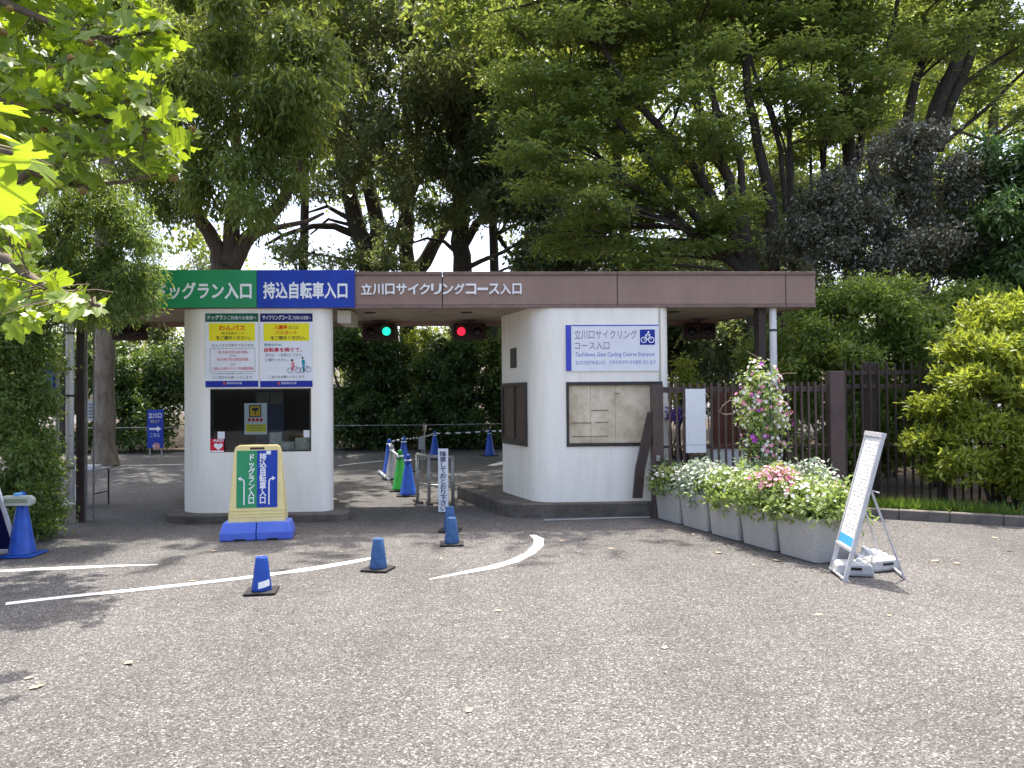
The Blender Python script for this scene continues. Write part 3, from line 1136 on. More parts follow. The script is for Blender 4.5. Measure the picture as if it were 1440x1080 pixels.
ob('teal_lettering', ftext(MB(), '安全のため、', 372, 482.8, 398, 486.8, .012, bold=.012), m_teal, t)
ob('red_lettering', ftext(MB(), '自転車を降りて、', 372, 488.8, 425, 495, .012, bold=.022), m_red, t)
dr = MB()


def pdisc(mb, px, py, rpx, off=.012):
    a = SZ(px, py)
    return mb.disc(a[0], a[1], rpx * .0099, off, 14)


def pstroke(mb, pts, wpx, off=.012):
    return mb.strip([SZ(*p) for p in pts], wpx * .0099 / 2, lambda x, y: Fp(x, y, off))


ob('drawn_skin', pdisc(pdisc(MB(), 411.5, 508, 1.9), 426, 504.5, 1.6), m_skin, t)
ob('drawn_hair', pdisc(pdisc(MB(), 411, 506.6, 1.7, .0125), 425.8, 503.2, 1.5, .0125), m_black, t)
ob('drawn_pink_jacket', pstroke(MB(), [(412, 510), (412.5, 516), (411, 521)], 4.2), m_pink, t)
ob('drawn_blue_jacket', pstroke(pstroke(MB(), [(426.5, 506), (427.3, 513)], 4.2), [(427, 513.5), (427.8, 523)], 3.0, .0124), m_teal, t)
cm = MB()
for px, py in ((408.5, 521), (419.5, 520.5), (425.5, 520.5), (434, 519.5)):
    a = SZ(px, py)
    cm.strip([(a[0] + .036 * math.cos(2 * math.pi * k / 14), a[1] + .036 * math.sin(2 * math.pi * k / 14)) for k in range(15)], .004, lambda x, y: Fp(x, y, .0132))
pstroke(cm, [(408.5, 521), (412, 516.5), (417, 515), (419.5, 520.5)], .8, .0132)
pstroke(cm, [(425.5, 520.5), (428, 516), (432, 514.5), (434, 519.5)], .8, .0132)
ob('drawn_bicycles', cm, m_grey, t)

# ---------------- right booth
br, s0, s1, w0, w1, zl, zh = booth('white rounded ticket booth with boarded window beside the picket fence', 754, 949, .20, 1.42, .27, .22, (797.5, 538, 931, 626.5))
plinth(br, s0 - .45, s1 + .1, -.09, 2.3, .20, .28)
fr = MB()
for a in ((w0 - .01, zl - .01, w1 + .01, zl + .035), (w0 - .01, zh - .035, w1 + .01, zh + .012), (w0 - .01, zl + .036, w0 + .028, zh - .036), (w1 - .028, zl + .036, w1 + .01, zh - .036)):
    fr.fbox(a[0], a[1], a[2], a[3], -.02, .012)
wf = ob('window_frame', fr, m_frame, br)
cuts = [w0 + .03, w0 + .03 + (w1 - w0) * .24, w0 + .03 + (w1 - w0) * .5, w1 - .03]
for i in range(3):
    ob('window_board', MB().sbox(cuts[i] + .003, .035 + .004 * i, zl + .036, cuts[i + 1] - .003, .05 + .004 * i, zh - .036), m_ply, br, .002)
bat = MB()
for (px, py, qx, qy) in ((804, 595, 832, 594.2), (806, 614, 856, 613), (838, 594, 856, 593.4), (865, 553.5, 872, 553.3), (832, 576, 856, 577)):
    a, b = SZ(px, py), SZ(qx, qy)
    bat.fbox(a[0], min(a[1], b[1]) - .004, b[0], min(a[1], b[1]) + .006, -.034, -.026)
ob('paper_strip', bat, M('brown tape', C(132, 112, 88), None), br)
# vent and side window on the slanted lane side
nS = Vector((DV.y, -DV.x, 0)).normalized() * -1     # outward normal of the lane side (towards -x)


def side_pt(t_, z, off):
    p = SK(s0, t_, z) + nS * off
    return p


def side_box(mb, t0, z0, t1, z1, o0, o1):
    mb.hexa([side_pt(t0, z0, o0), side_pt(t1, z0, o0), side_pt(t1, z0, o1), side_pt(t0, z0, o1), side_pt(t0, z1, o0), side_pt(t1, z1, o0), side_pt(t1, z1, o1), side_pt(t0, z1, o1)])
    return mb


zt, zw = zh + .02, zl - .02
sf = MB()
ta, tb2 = .30, 1.27
for a in ((ta, zw, tb2, zw + .09), (ta, zt - .05, tb2, zt), (ta, zw + .092, ta + .05, zt - .052), (tb2 - .05, zw + .092, tb2, zt - .052), (.74, zw + .092, .80, zt - .052)):
    side_box(sf, *a, .004, .035)
sfo = ob('window_frame', sf, m_frame, br)
for a, b in ((ta + .052, .738), (.802, tb2 - .052)):
    ob('pane', side_box(MB(), a, zw + .093, b, zt - .053, .006, .014), m_dkwood, sfo)
ob('vent', side_box(MB(), .70, 2.14, .92, 2.44, .003, .018), m_frame, br)
for k in range(5):
    ob('vent_slat', side_box(MB(), .715, 2.165 + k * .055, .905, 2.185 + k * .055, .0185, .026), m_dbrown, br)

# sign on the right booth
t = thing('entrance_sign', 'white entrance sign with violet edge and bicycle symbol on the booth', 'sign', tuple(Fp(SZ(860, 490)[0], 2.05, .01)))
ob('board', fbox_px(MB(), 795.5, 457, 926.5, 522, .003, .016), m_white, t, .001)
ob('edge_band', fbox_px(MB(), 795.4, 457.2, 803.2, 521.8, .0162, .018), m_lilac, t)
ob('top_line', fbox_px(MB(), 803.4, 456.9, 925.5, 458.5, .0162, .018), m_lilac, t)
ob('large_lettering', ftext(MB(), '立川口サイクリング', 807.5, 464, 895.5, 477, .0172, bold=.004), m_grey, t)
ob('large_lettering', ftext(MB(), 'コース入口', 808, 480.5, 856.5, 491.8, .0172, bold=.004), m_grey, t)
ob('small_lettering', ftext(MB(), 'Tachikawa Gate Cycling Course Entrance', 809, 495.2, 920.3, 503, .0172, bold=.004), m_lilac, t)
ob('small_lettering', ftext(MB(), '立川口自行车道入口', 809, 507, 850, 512.8, .0172), m_lilac, t)
ob('small_lettering', ftext(MB(), '다치카와구치 사이클링 코스 입구', 857, 506.5, 921.5, 512.3, .0172), m_lilac, t)
ob('symbol_field', fbox_px(MB(), 899.5, 463.5, 920.5, 485, .0162, .018), m_fblue, t)
cm = MB()
for px in (905, 915.4):
    a = SZ(px, 478)
    cm.strip([(a[0] + .038 * math.cos(2 * math.pi * k / 18), a[1] + .038 * math.sin(2 * math.pi * k / 18)) for k in range(19)], .006, lambda x, y: Fp(x, y, .0192))
pstroke(cm, [(905, 478), (908, 472.5), (913.5, 472.5), (910, 478), (905, 478)], .9, .0192)
pstroke(cm, [(910, 478), (907.3, 471)], .9, .0192)
pstroke(cm, [(915.4, 478), (912.8, 470.5), (914.8, 469.8)], .9, .0192)
pstroke(cm, [(907, 472.5), (910.5, 469), (913, 472)], 1.8, .0196)
pdisc(cm, 911.5, 467, 1.4, .0196)
ob('bicycle_symbol', cm, m_print, t)


# ================================================================== traffic signals under the soffit
def signal(px, py, lit, label, t_=1.95):
    # lit: 'g','r' or None ; seen from the front
    s_ = SZ(px, py)[0]
    p = at(px, py, SK(s_, t_, 0).y)
    root = thing('traffic_signal', label, 'traffic signal', (p.x, p.y, p.z), 'signals hanging under the canopy')
    mb = MB().box(-.275, -.07, -.135, .275, .07, .135)
    mats = M('signal housing', C(66, 48, 44), C(50, 38, 36), 5, .6)

    def put(name, mb, m, par=None, bv=0, sm=False):
        o = ob(name, mb, m, None, bv, sm)
        o.parent = par or root
        return o
    put('housing', mb, mats, None, .03)
    for k, (x, kind) in enumerate(((-.135, 'r'), (.135, 'g'))):
        x = -.135 if k == 0 else .135
        kd = ('r', 'g')[k]
        on = lit == kd
        col = {'r': C(120, 20, 22), 'g': C(14, 60, 50)}[kd]
        if on:
            lm = M('lit ' + kd, col, None, emit=({'r': (1.0, .02, .06, 1), 'g': (.02, .80, .55, 1)}[kd], .42))
        else:
            lm = M('dark lens', C(26, 22, 22), None, rough=.2)
        disc = MB()
        n = 22
        for rr_, yy in ((.070, -.071), (.055, -.083), (.028, -.089)):
            disc.v += [(x + rr_ * math.cos(2 * math.pi * q / n), yy, rr_ * math.sin(2 * math.pi * q / n)) for q in range(n)]
        for lv in range(2):
            disc.f += [(lv * n + q, lv * n + (q + 1) % n, (lv + 1) * n + (q + 1) % n, (lv + 1) * n + q) for q in range(n)]
        disc.f.append(tuple(2 * n + q for q in range(n)))
        put('lens', disc, lm, None, 0, True)
        vz = MB()
        for q in range(13):
            a = R(-20 + 220 * q / 12)
            ca, sa = math.cos(a), math.sin(a)
            depth_ = .05 + .11 * max(0, sa)
            vz.v += [(x + .102 * ca, -.07, .102 * sa), (x + .102 * ca, -.07 - depth_, .102 * sa), (x + .096 * ca, -.07, .096 * sa), (x + .096 * ca, -.07 - depth_, .096 * sa)]
        for q in range(12):
            o = q * 4
            vz.f += [(o, o + 1, o + 5, o + 4), (o + 2, o + 6, o + 7, o + 3), (o + 1, o + 3, o + 7, o + 5)]
        put('visor', vz, mats, None, 0, True)
    h = ZS + .02 - p.z
    put('bracket', MB().tube([(0, 0, .13), (0, 0, h)], .022, 8), m_brown)
    put('mount_plate', MB().box(-.11, -.05, h - .015, .11, .05, h), m_brown, None, .004)
    return root


signal(533, 466.5, 'g', 'hanging signal with green lamp lit beside the left booth')
signal(660.5, 466.5, 'r', 'hanging signal with red lamp lit over the bicycle lane')
signal(983, 466, None, 'unlit hanging signal right of the boarded booth')
signal(183, 467, None, 'unlit hanging signal over the lane behind the leafy shrub')


# ================================================================== cones
def cone_small(name, label, mat, sticker=False):
    t = thing(name, label, 'cone', (0, 0, 0))
    ob('body', MB().lathe([(.088, .026), (.088, .034), (.052, .30), (.047, .312), (.040, .314), (.036, .30), (.036, .2)], 26), mat, t, 0, True)
    b = MB().box(-.135, -.135, 0.004, .135, .135, .024)
    ob('rubber_base', b, m_rubber, t, .008)
    if sticker:
        v = []
        for k in range(6):
            a = R(-100 + 14 * k)
            for z, rr_ in ((.05, .0875), (.105, .0805)):
                v.append((rr_ * math.cos(a), rr_ * math.sin(a), z + .004 * k))
        mb = MB()
        mb.add(v, [(2 * k, 2 * k + 2, 2 * k + 3, 2 * k + 1) for k in range(5)])
        ob('sticker', mb, m_print, t)
    return t


c1 = cone_small('small_cone', 'small bright blue cone with a white label on the painted line', m_cone, True)
p = G(368, 833)
c1.location = (p.x, p.y, 0)
c1.rotation_euler = (0, 0, R(8))
c2 = cone_small('small_cone', 'small faded blue cone at the end of the painted line', m_cone2)
p = G(532, 801.5)
c2.location = (p.x, p.y, 0)
c2.rotation_euler = (0, 0, R(-14))
p = G(635.5, 766)
dup(c2, (p.x, p.y, 0), R(4), 'small faded blue cone standing in sun before its twin at the shade edge')
p = G(633, 747)
dup(c2, (p.x, p.y, 0), R(-6), 'small faded blue cone behind its twin right on the shade edge')


def cone_tall(label, mat, px, py, h=.70, rz=0, base=None, collar=True):
    p = G(px, py)
    t = thing('traffic_cone', label, 'cone', (0, 0, 0))
    k = h / .70
    ob('body', MB().lathe([(.150, .02), (.150, .035), (.135, .05), (.045, .60), (.040, .605), (.040, .66), (.030, .70 - .01), (.015, .70)], 28), mat, t, 0, True)
    ob('base', MB().box(-.19, -.19, 0.003, .19, .19, .024), base or mat, t, .012)
    if collar:
        ob('collar_ring', MB().lathe([(.052, .585), (.058, .587), (.058, .603), (.050, .605)], 24), m_print, t, 0, True)
    t.location = (p.x, p.y, 0)
    t.rotation_euler = (0, 0, rz)
    t.scale = (k, k, k)
    return t


ct0 = cone_tall('tall bright blue cone with pale reflector bar beside the left hedge', m_cone, 31, 781, .70, R(6), collar=False)
rp = at(25, 704, ct0.location.y - .06)
rb = MB()
n = 10
prof = []
for sgn in (1, -1):
    for k in range(n + 1):
        a = R(-90 + 180 * k / n)
        prof.append((sgn * (.13 + .055 * math.cos(a)), sgn * .055 * math.sin(a)))
N_ = len(prof)
rb.v = [(x, -.03, z) for x, z in prof] + [(x, .03, z) for x, z in prof]
rb.f = [tuple(range(N_)), tuple(range(2 * N_ - 1, N_ - 1, -1))] + [((i + 1) % N_, i, N_ + i, N_ + (i + 1) % N_) for i in range(N_)]
rt = thing('warning_light', 'pale grey rounded light bar fixed across the tall cone tip', 'warning light', (rp.x, rp.y, rp.z))
o = ob('housing', rb, M('pale grey plastic', C(186, 190, 176), C(166, 170, 158), 8, .45), None, .008)
o.parent = rt
o = ob('lens', MB().box(-.125, -.0365, -.022, .125, -.030, .022), M('dull lens', C(140, 146, 120), C(120, 126, 104), 30, .3), None, .004)
o.parent = rt
o = ob('tie', MB().box(-.02, -.04, .054, .03, .04, .085), M('pale blue cord', C(110, 170, 220), None), None, .004)
o.parent = rt

cn = [cone_tall('tall blue cone with white ring standing by the steel rail', m_cone, 574, 697, .72, .1, m_rubber),
      cone_tall('green cone among the blue cones near the steel rail', m_coneg, 563, 690, .75, .2, m_rubber),
      cone_tall('grey cone between green cone and blue cones', m_conew, 551.5, 674, .72, .3, m_rubber),
      cone_tall('blue cone behind the grey cone at the row end', m_cone, 547.5, 666, .78, .0, m_rubber),
      cone_tall('blue cone holding the striped rope above the green cone', m_cone, 568, 663, .80, .5, m_rubber),
      cone_tall('distant blue cone holding the rope behind the white upright board', m_cone, 611.5, 646, .78, .2, m_rubber),
      cone_tall('lone distant blue cone at the rope end near the right booth', m_cone, 688.5, 641, .76, .4, m_rubber)]


def top(c, k=.62):
    return Vector((c.location.x, c.location.y, k * c.scale[0]))


# striped rope from cone to cone
def rope(label, pts, rad=.022, sag=.05, n=14):
    t = thing('striped_rope', label, 'rope', tuple(pts[0]), 'striped ropes between cones')
    wm, bm = MB(), MB()
    i = 0
    for a, b in zip(pts[:-1], pts[1:]):
        q = max(6, int((b - a).length / .16))
        prev = None
        for k in range(q + 1):
            f = k / q
            p = a.lerp(b, f)
            p.z -= sag * (a - b).length * 4 * f * (1 - f) * .25
            if prev is not None:
                (wm if i % 2 else bm).tube([prev, p], rad, 6)
                i += 1
            prev = p
    ob('white_bands', wm, m_print, t)
    ob('dark_bands', bm, m_rubber, t)
    return t


rope('black and white rope strung between the distant blue cones', [top(cn[3], .64), top(cn[4], .66), top(cn[5], .64), top(cn[6], .66), at(722, 604.5, 21.5)])
bar = thing('cone_bar', 'white bar linking the grey cone to the green cone', 'bar', tuple(top(cn[2])))
ob('rod', MB().tube([top(cn[3], .60), top(cn[2], .58), top(cn[1], .58)], .018, 8), m_print, bar)
ob('end_ring', MB().lathe([(.055, 0), (.066, 0), (.066, .02), (.055, .02)], 16, tuple(top(cn[1], .575))), m_print, bar)
fb = thing('fallen_bar', 'pale flat board lying on the ground beside the cone row', 'board', tuple(G(540, 672)))
a, b = G(533, 664.5), G(547, 676)
ob('board', MB().tube([(a.x, a.y, .03), (b.x, b.y, .03)], .03, 6), m_white, fb)

# white wire across the lanes at the back
wr = thing('wire', 'thin wire strung low across the lane in front of the dark hedge', 'wire', tuple(at(470, 598, 22)))
ob('strand', MB().tube([at(120, 602, 23.2), at(300, 600.5, 23.2), at(470, 598.5, 23.2), at(600, 597.5, 23.2), at(722, 595.5, 23.2), at(800, 595, 23.2)], .010, 5), m_steel, wr)
ob('post', MB().tube([G(597, 640), G(597, 640) + Vector((0, 0, .95))], .02, 6), m_steel, wr)

# bicycle rail
pr = G(587, 707)
pr2 = G(603.5, 710)
rl = thing('bicycle_rail', 'tubular steel barrier rail standing in the bicycle lane', 'barrier', (pr.x, pr.y, 0))
zt_ = .78
pf = Vector((pr2.x + .38, pr2.y - .05, 0))
for q in (Vector((pr.x, pr.y, 0)), Vector((pr2.x, pr2.y, 0)), pf):
    ob('upright', MB().tube([q, q + Vector((0, 0, zt_))], .027, 10), m_steel, rl, 0, True)
ob('top_tube', MB().tube([(pr.x, pr.y, zt_), (pr2.x, pr2.y, zt_ - .015), (pf.x, pf.y, zt_ - .03)], .028, 10), m_steel, rl, 0, True)
ob('lower_tube', MB().tube([(pr.x, pr.y, .32), (pr2.x, pr2.y, .31), (pf.x, pf.y, .30)], .018, 8), m_steel, rl, 0, True)
ob('foot', MB().tube([(pr.x - .08, pr.y + .18, .02), (pr.x, pr.y, .03), (pr.x + .1, pr.y - .16, .02)], .022, 8), m_brown, rl)
ob('foot', MB().tube([(pr2.x - .06, pr2.y + .18, .02), (pr2.x, pr2.y, .03), (pr2.x + .06, pr2.y - .1, .02)], .022, 8), m_brown, rl)
nb = thing('small_notice', 'small grey notice plate on a thin post behind the steel rail', 'notice', tuple(G(594, 660)))
py_ = G(594, 660).y
ob('post', MB().tube([G(594, 660), at(594, 612, py_)], .014, 6), m_steel, nb)
a, b = at(588.5, 632, py_ - .02), at(597.5, 614, py_ - .02)
ob('plate', MB().box(a.x, py_ - .03, a.z, b.x, py_ - .018, b.z), M('notice paper', C(170, 172, 168), C(140, 142, 140), 30, .6), nb)

# upright white board: please dismount
p = G(624.5, 722)
yb = p.y
bx0, bx1 = at(616.2, 680, yb).x, at(630.4, 680, yb).x
zt_, zb_ = at(623, 631, yb).z, at(623, 720, yb).z
ub = thing('upright_board', 'narrow white upright board with vertical black Japanese lettering', 'sign', (p.x, p.y, 0))
ob('board', MB().box(bx0, yb, zb_, bx1, yb + .03, zt_), m_white, ub, .003)
body = '\n'.join('降車しておとおり下さい')
ob('lettering', text_into(MB(), body, bx0 + .025, zb_ + .02, bx1 - .025, zt_ - .035, lambda x, y, h: (x, yb - .003 - h, y), bold=.012, line=.9), M('blue black print', C(40, 44, 84), None), ub)
ob('stay', MB().box((bx0 + bx1) / 2 - .02, yb + .032, 0, (bx0 + bx1) / 2 + .02, yb + .06, zt_ - .1), m_brown, ub)

# ================================================================== cream and blue sandwich sign
pl_, pr_ = G(308, 762.5), G(411, 758.5)
cxs = (pl_ + pr_) / 2
wS = (pr_ - pl_).length
rzs = math.atan2(pr_.y - pl_.y, pr_.x - pl_.x)
sg = thing('sandwich_sign', 'cream plastic stand sign with green and blue panel on blue water base', 'sign', (cxs.x, cxs.y, 0), None, rzs)
h_ = wS / 2


def sput(name, mb, m, bv=0, sm=False):
    o = ob(name, mb, m, None, bv, sm)
    o.parent = sg
    return o


for sx in (-1, 1):
    x0_, x1_ = (0.004, h_) if sx > 0 else (-h_, -0.004)
    out = x1_ if sx > 0 else x0_
    inn_ = x0_ if sx > 0 else x1_
    b = MB()
    prof = [(0, 0), (.115, 0), (.19, .0)]
    lo_ = [(inn_, -.0), (out, -.0), (out, .36), (inn_, .36)]
    ks = .10 if sx > 0 else -.10
    b.add([(inn_, 0, .004), (out, 0, .004), (out, .38, .004), (inn_, .38, .004),
           (inn_, 0, .095), (out, 0, .095), (out, .38, .095), (inn_, .38, .095),
           (inn_, .045, .215), (out - ks * .35, .045, .215), (out - ks * .35, .335, .215), (inn_, .335, .215)],
          [(3, 2, 1, 0), (0, 1, 5, 4), (1, 2, 6, 5), (2, 3, 7, 6), (3, 0, 4, 7), (4, 5, 9, 8), (5, 6, 10, 9), (6, 7, 11, 10), (7, 4, 8, 11), (8, 9, 10, 11)])
    sput('water_tank', b, m_base, .014)
    fx = inn_ + sx * .25
    sput('tank_foot_slot', MB().box(min(fx, fx - sx * .13), -.003, .002, max(fx, fx - sx * .13), .05, .028), m_rubber, .004)


def sw(z):      # half width of the cream body
    k = (z - .21) / (1.135 - .21)
    return .335 - .068 * k


def sy(z, back=0):
    k = (z - .21) / (1.135 - .21)
    return .075 + .06 * k if not back else .305 - .09 * k


for back in (0, 1):
    b = MB()
    zs_ = [.205, .30, .9, 1.06, 1.11, 1.135]
    ws_ = [sw(.205), sw(.30), sw(.9), sw(1.06), sw(1.09) - .012, sw(1.135) - .045]
    for z, hw in zip(zs_, ws_):
        y0_ = sy(z, back)
        b.v += [(-hw, y0_, z), (hw, y0_, z), (hw, y0_ + .055, z), (-hw, y0_ + .055, z)]
    n = len(zs_)
    for i in range(n - 1):
        o = i * 4
        b.f += [(o, o + 1, o + 5, o + 4), (o + 1, o + 2, o + 6, o + 5), (o + 2, o + 3, o + 7, o + 6), (o + 3, o, o + 4, o + 7)]
    b.f += [(3, 2, 1, 0), tuple(range(4 * n - 4, 4 * n))]
    sput('body_shell', b, m_cream, .012)
sput('grip', MB().box(-.085, sy(1.1) - .006, 1.083, .085, sy(1.1) + .05, 1.112), m_dbrown, .008)
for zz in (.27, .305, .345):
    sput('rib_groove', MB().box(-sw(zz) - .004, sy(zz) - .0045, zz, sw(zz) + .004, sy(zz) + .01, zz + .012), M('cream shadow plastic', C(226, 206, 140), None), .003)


def S3(x, z, off=.004):
    return (x, sy(z) - off, z)


def squad(mb, x0, z0, x1, z1, off):
    mb.add([S3(x0, z0, off), S3(x1, z0, off), S3(x1, z1, off), S3(x0, z1, off)], [(0, 1, 2, 3)])
    return mb


zp0, zp1 = .385, 1.072
sput('green_panel', squad(MB(), -.238, zp0, -.002, zp1, .004), m_green)
sput('blue_panel', squad(MB(), -.002, zp0, .238, zp1, .004), m_blue)
tm = MB()
text_into(tm, '\n'.join('ドッグラン入口'), -.105, zp0 + .045, -.026, zp1 - .04, lambda x, y, h: S3(x, y, .0065 + h), bold=.03, line=.92)
sput('lettering', tm, m_print)
tm = MB()
text_into(tm, '\n'.join('持込自転車入口'), .026, zp0 + .045, .108, zp1 - .03, lambda x, y, h: S3(x, y, .0065 + h), bold=.03, line=.92)
sput('lettering', tm, m_print)
am = MB()
fn_ = lambda x, y: S3(x, y, .0072)
for sx, xb in ((-1, -.15), (1, .14)):
    pth = [(xb, zp0 + .035)] + [(xb, zp0 + .035 + k * .09) for k in range(1, 4)] + [(xb + sx * (.04 - .04 * math.cos(R(a))), zp0 + .305 + .045 * math.sin(R(a))) for a in (20, 45, 70, 90)]
    am.strip(pth, .0075, fn_)
    tx, tz = xb + sx * .038, zp0 + .35
    am.add([S3(tx, tz - .028, .0072), S3(tx + sx * .036, tz, .0072), S3(tx, tz + .028, .0072)], [(0, 1, 2)])
sput('arrows', am, m_print)
sput('white_label', squad(MB(), .105, zp1 - .05, .160, zp1 - .004, .0062), m_print)

# ================================================================== fence and gate stuff on the right
OFF = .22


def fpx(px, py):
    return SZ(px, py, OFF)


f0 = fpx(931, 560)[0]
f1 = fpx(1165, 560)[0]
fz = fpx(1050, 537.5)[1]
fe = thing('picket_fence', 'brown steel picket fence behind the flower planters', 'fence', tuple(Fp((f0 + f1) / 2, 0, OFF)))
n = 24
pme = mesh('picket', MB().box(-.014, -.014, .08, .014, .014, fz))
pme.materials.append(m_brown)
tipm = None
for i in range(1, n):
    s_ = f0 + (f1 - f0) * i / n
    o = link('picket', pme, m_brown, None)
    o.parent = fe
    o.location = Fp(s_, 0, OFF + .02) - fe.location
    o.rotation_euler = (0, 0, ANG)
for za, zb2 in ((fpx(1050, 551.5)[1], fpx(1050, 543.5)[1]), (fpx(1050, 629)[1], fpx(1050, 625.5)[1]), (.16, .21)):
    ob('rail', MB().fbox(f0, za, f1, zb2, OFF - .045, OFF - .002), m_brown, fe, .003)
for a, b, ztp in ((916.5, 931.5, 541), (1165, 1185.5, 522)):
    ob('post', MB().fbox(fpx(a, 600)[0], 0, fpx(b, 600)[0], fpx((a + b) / 2, ztp)[1], OFF - .09, OFF + .07), m_brown, fe, .006)
a, b, c_ = fpx(917, 579), fpx(899.5, 660), fpx(896, 700)
bm = MB()
hw = .065
for (x, z) in (a, b, c_):
    bm.v += [tuple(Fp(x - hw, z, OFF + .05)), tuple(Fp(x + hw, z, OFF + .05)), tuple(Fp(x + hw, z, OFF - .02)), tuple(Fp(x - hw, z, OFF - .02))]
for i in range(2):
    o = i * 4
    bm.f += [(o, o + 1, o + 5, o + 4), (o + 1, o + 2, o + 6, o + 5), (o + 2, o + 3, o + 7, o + 6), (o + 3, o, o + 4, o + 7)]
bm.f += [(3, 2, 1, 0), (8, 9, 10, 11)]
ob('brace', bm, m_dbrown, fe)
ob('latch', MB().fbox(fpx(921, 645)[0], fpx(921, 648)[1], fpx(926, 645)[0], fpx(921, 640)[1], OFF + .071, OFF + .10), m_steel, fe, .004)

# taller dark fence further right
OFF2 = -.35
s2 = lambda px, py: SZ(px, py, OFF2)
d0, d1 = s2(1188, 560)[0], s2(1420, 560)[0]
tz = s2(1240, 510)[1]
fd = thing('tall_fence', 'taller dark picket fence running behind the yellow bush', 'fence', tuple(Fp((d0 + d1) / 2, 0, OFF2)))
pme2 = mesh('picket', MB().box(-.013, -.013, .05, .013, .013, tz))
pme2.materials.append(m_dbrown)
n = 20
for i in range(n + 1):
    o = link('picket', pme2, m_dbrown, None)
    o.parent = fd
    o.location = Fp(d0 + (d1 - d0) * i / n, random.uniform(-.03, .02), OFF2 + .02) - fd.location
    o.rotation_euler = (0, 0, ANG)
for za, zb2 in ((s2(1240, 527)[1], s2(1240, 521)[1]), (s2(1240, 546)[1], s2(1240, 540)[1]), (s2(1240, 628)[1], s2(1240, 624)[1])):
    ob('rail', MB().fbox(d0, za, d1, zb2, OFF2 - .05, OFF2 - .002), m_dbrown, fd)
for px in (1222, 1232, 1330):
    ob('post', MB().fbox(s2(px - 3.5, 560)[0], 0, s2(px + 3.5, 560)[0], tz + .01, OFF2 - .12, OFF2 - .052), m_dbrown, fd, .004)

# white board hung on the fence
wb = thing('hung_board', 'blank white board hung on the picket fence', 'board', tuple(Fp(fpx(977, 600)[0], 1, OFF + .05)))
a, b = fpx(963, 600)[0], fpx(991, 600)[0]
za, zb2, zc2 = fpx(977, 636.5)[1], fpx(977, 547)[1], fpx(977, 625.5)[1]
ob('panel', MB().fbox(a, zc2 + .002, b, zb2, OFF + .038, OFF + .058), m_white, wb, .003)
ob('panel', MB().fbox(a, za, b, zc2 - .002, OFF + .038, OFF + .056), m_white, wb, .003)
# behind the fence: white storage box, wooden screen, mop
bx = thing('storage_box', 'low white storage box behind the picket fence', 'box', tuple(Fp(SZ(1020, 650, -.5)[0], 0, -.5)))
a, b = SZ(1001, 650, -.45)[0], SZ(1046, 650, -.45)[0]
ob('carcass', MB().fbox(a, .02, b, .90, -.85, -.45), m_white, bx, .006)
ob('lid', MB().fbox(a - .02, .902, b + .02, .95, -.87, -.43), M('red brown lid', C(124, 62, 48), None), bx, .006)
wsn = thing('wooden_screen', 'brown wooden screen standing behind the white storage box', 'screen', tuple(Fp(SZ(1020, 600, -1.0)[0], 0, -1.0)))
a, b = SZ(1000, 600, -.95)[0], SZ(1060, 600, -.95)[0]
for k in range(5):
    ob('plank', MB().fbox(a + (b - a) * k / 5 + .003, .02, a + (b - a) * (k + 1) / 5 - .003, 1.74, -1.0, -.96), M('red brown wood', C(106, 66, 46), C(82, 50, 36), 6, .6, stretch=(5, 5, .5)), wsn)
mp = thing('mop', 'upturned mop with purple head leaning behind the fence', 'mop', tuple(Fp(SZ(954, 680, .05)[0], 0, .05)))
hp_ = Fp(*SZ(951, 582, .05), .05)
ob('handle', MB().tube([Fp(SZ(957, 690, .05)[0], .02, .1), hp_], .013, 7), m_steel, mp)
pm = twigs([((hp_.x, hp_.y, hp_.z), (.075, .06, .10))], np.random.default_rng(3), 70, 5, .08, .08, droop=.6, asp=.3)
link('head', leaf_mesh('head', *pm), M('purple yarn', C(122, 100, 170), C(98, 78, 142), 20, .9), mp)
br2 = thing('broom', 'thin dark broom handle leaning behind the hung white board', 'broom', tuple(Fp(SZ(1000, 680, .05)[0], 0, .05)))
ob('handle', MB().tube([Fp(SZ(1003, 690, .05)[0], .02, .1), Fp(*SZ(995.5, 575, .05), .05)], .012, 7), m_steel, br2)
ob('bristles', MB().tube([Fp(SZ(1003, 690, .05)[0], .02, .1), Fp(SZ(1001, 660, .05)[0], .30, .09)], [.07, .03], 8), m_dbrown, br2)

# ================================================================== planters and flowers
P0, P1 = G(919.5, 728.5), G(1148, 795)
rowd = (P1 - P0)
plen = rowd.length / 5
rdir = rowd.normalized()
rn = Vector((-rdir.y, rdir.x, 0))
if rn.x < 0:
    rn = -rn
PW, PH = .50, .45
pl_names = ['weathered concrete planter at the row end against the gate post', 'weathered concrete planter second from the gate post', 'weathered concrete planter in the middle of the row', 'weathered concrete planter next to the end one by the easel sign', 'weathered concrete planter at the row end beside the easel sign']
prang = math.atan2(rdir.y, rdir.x)


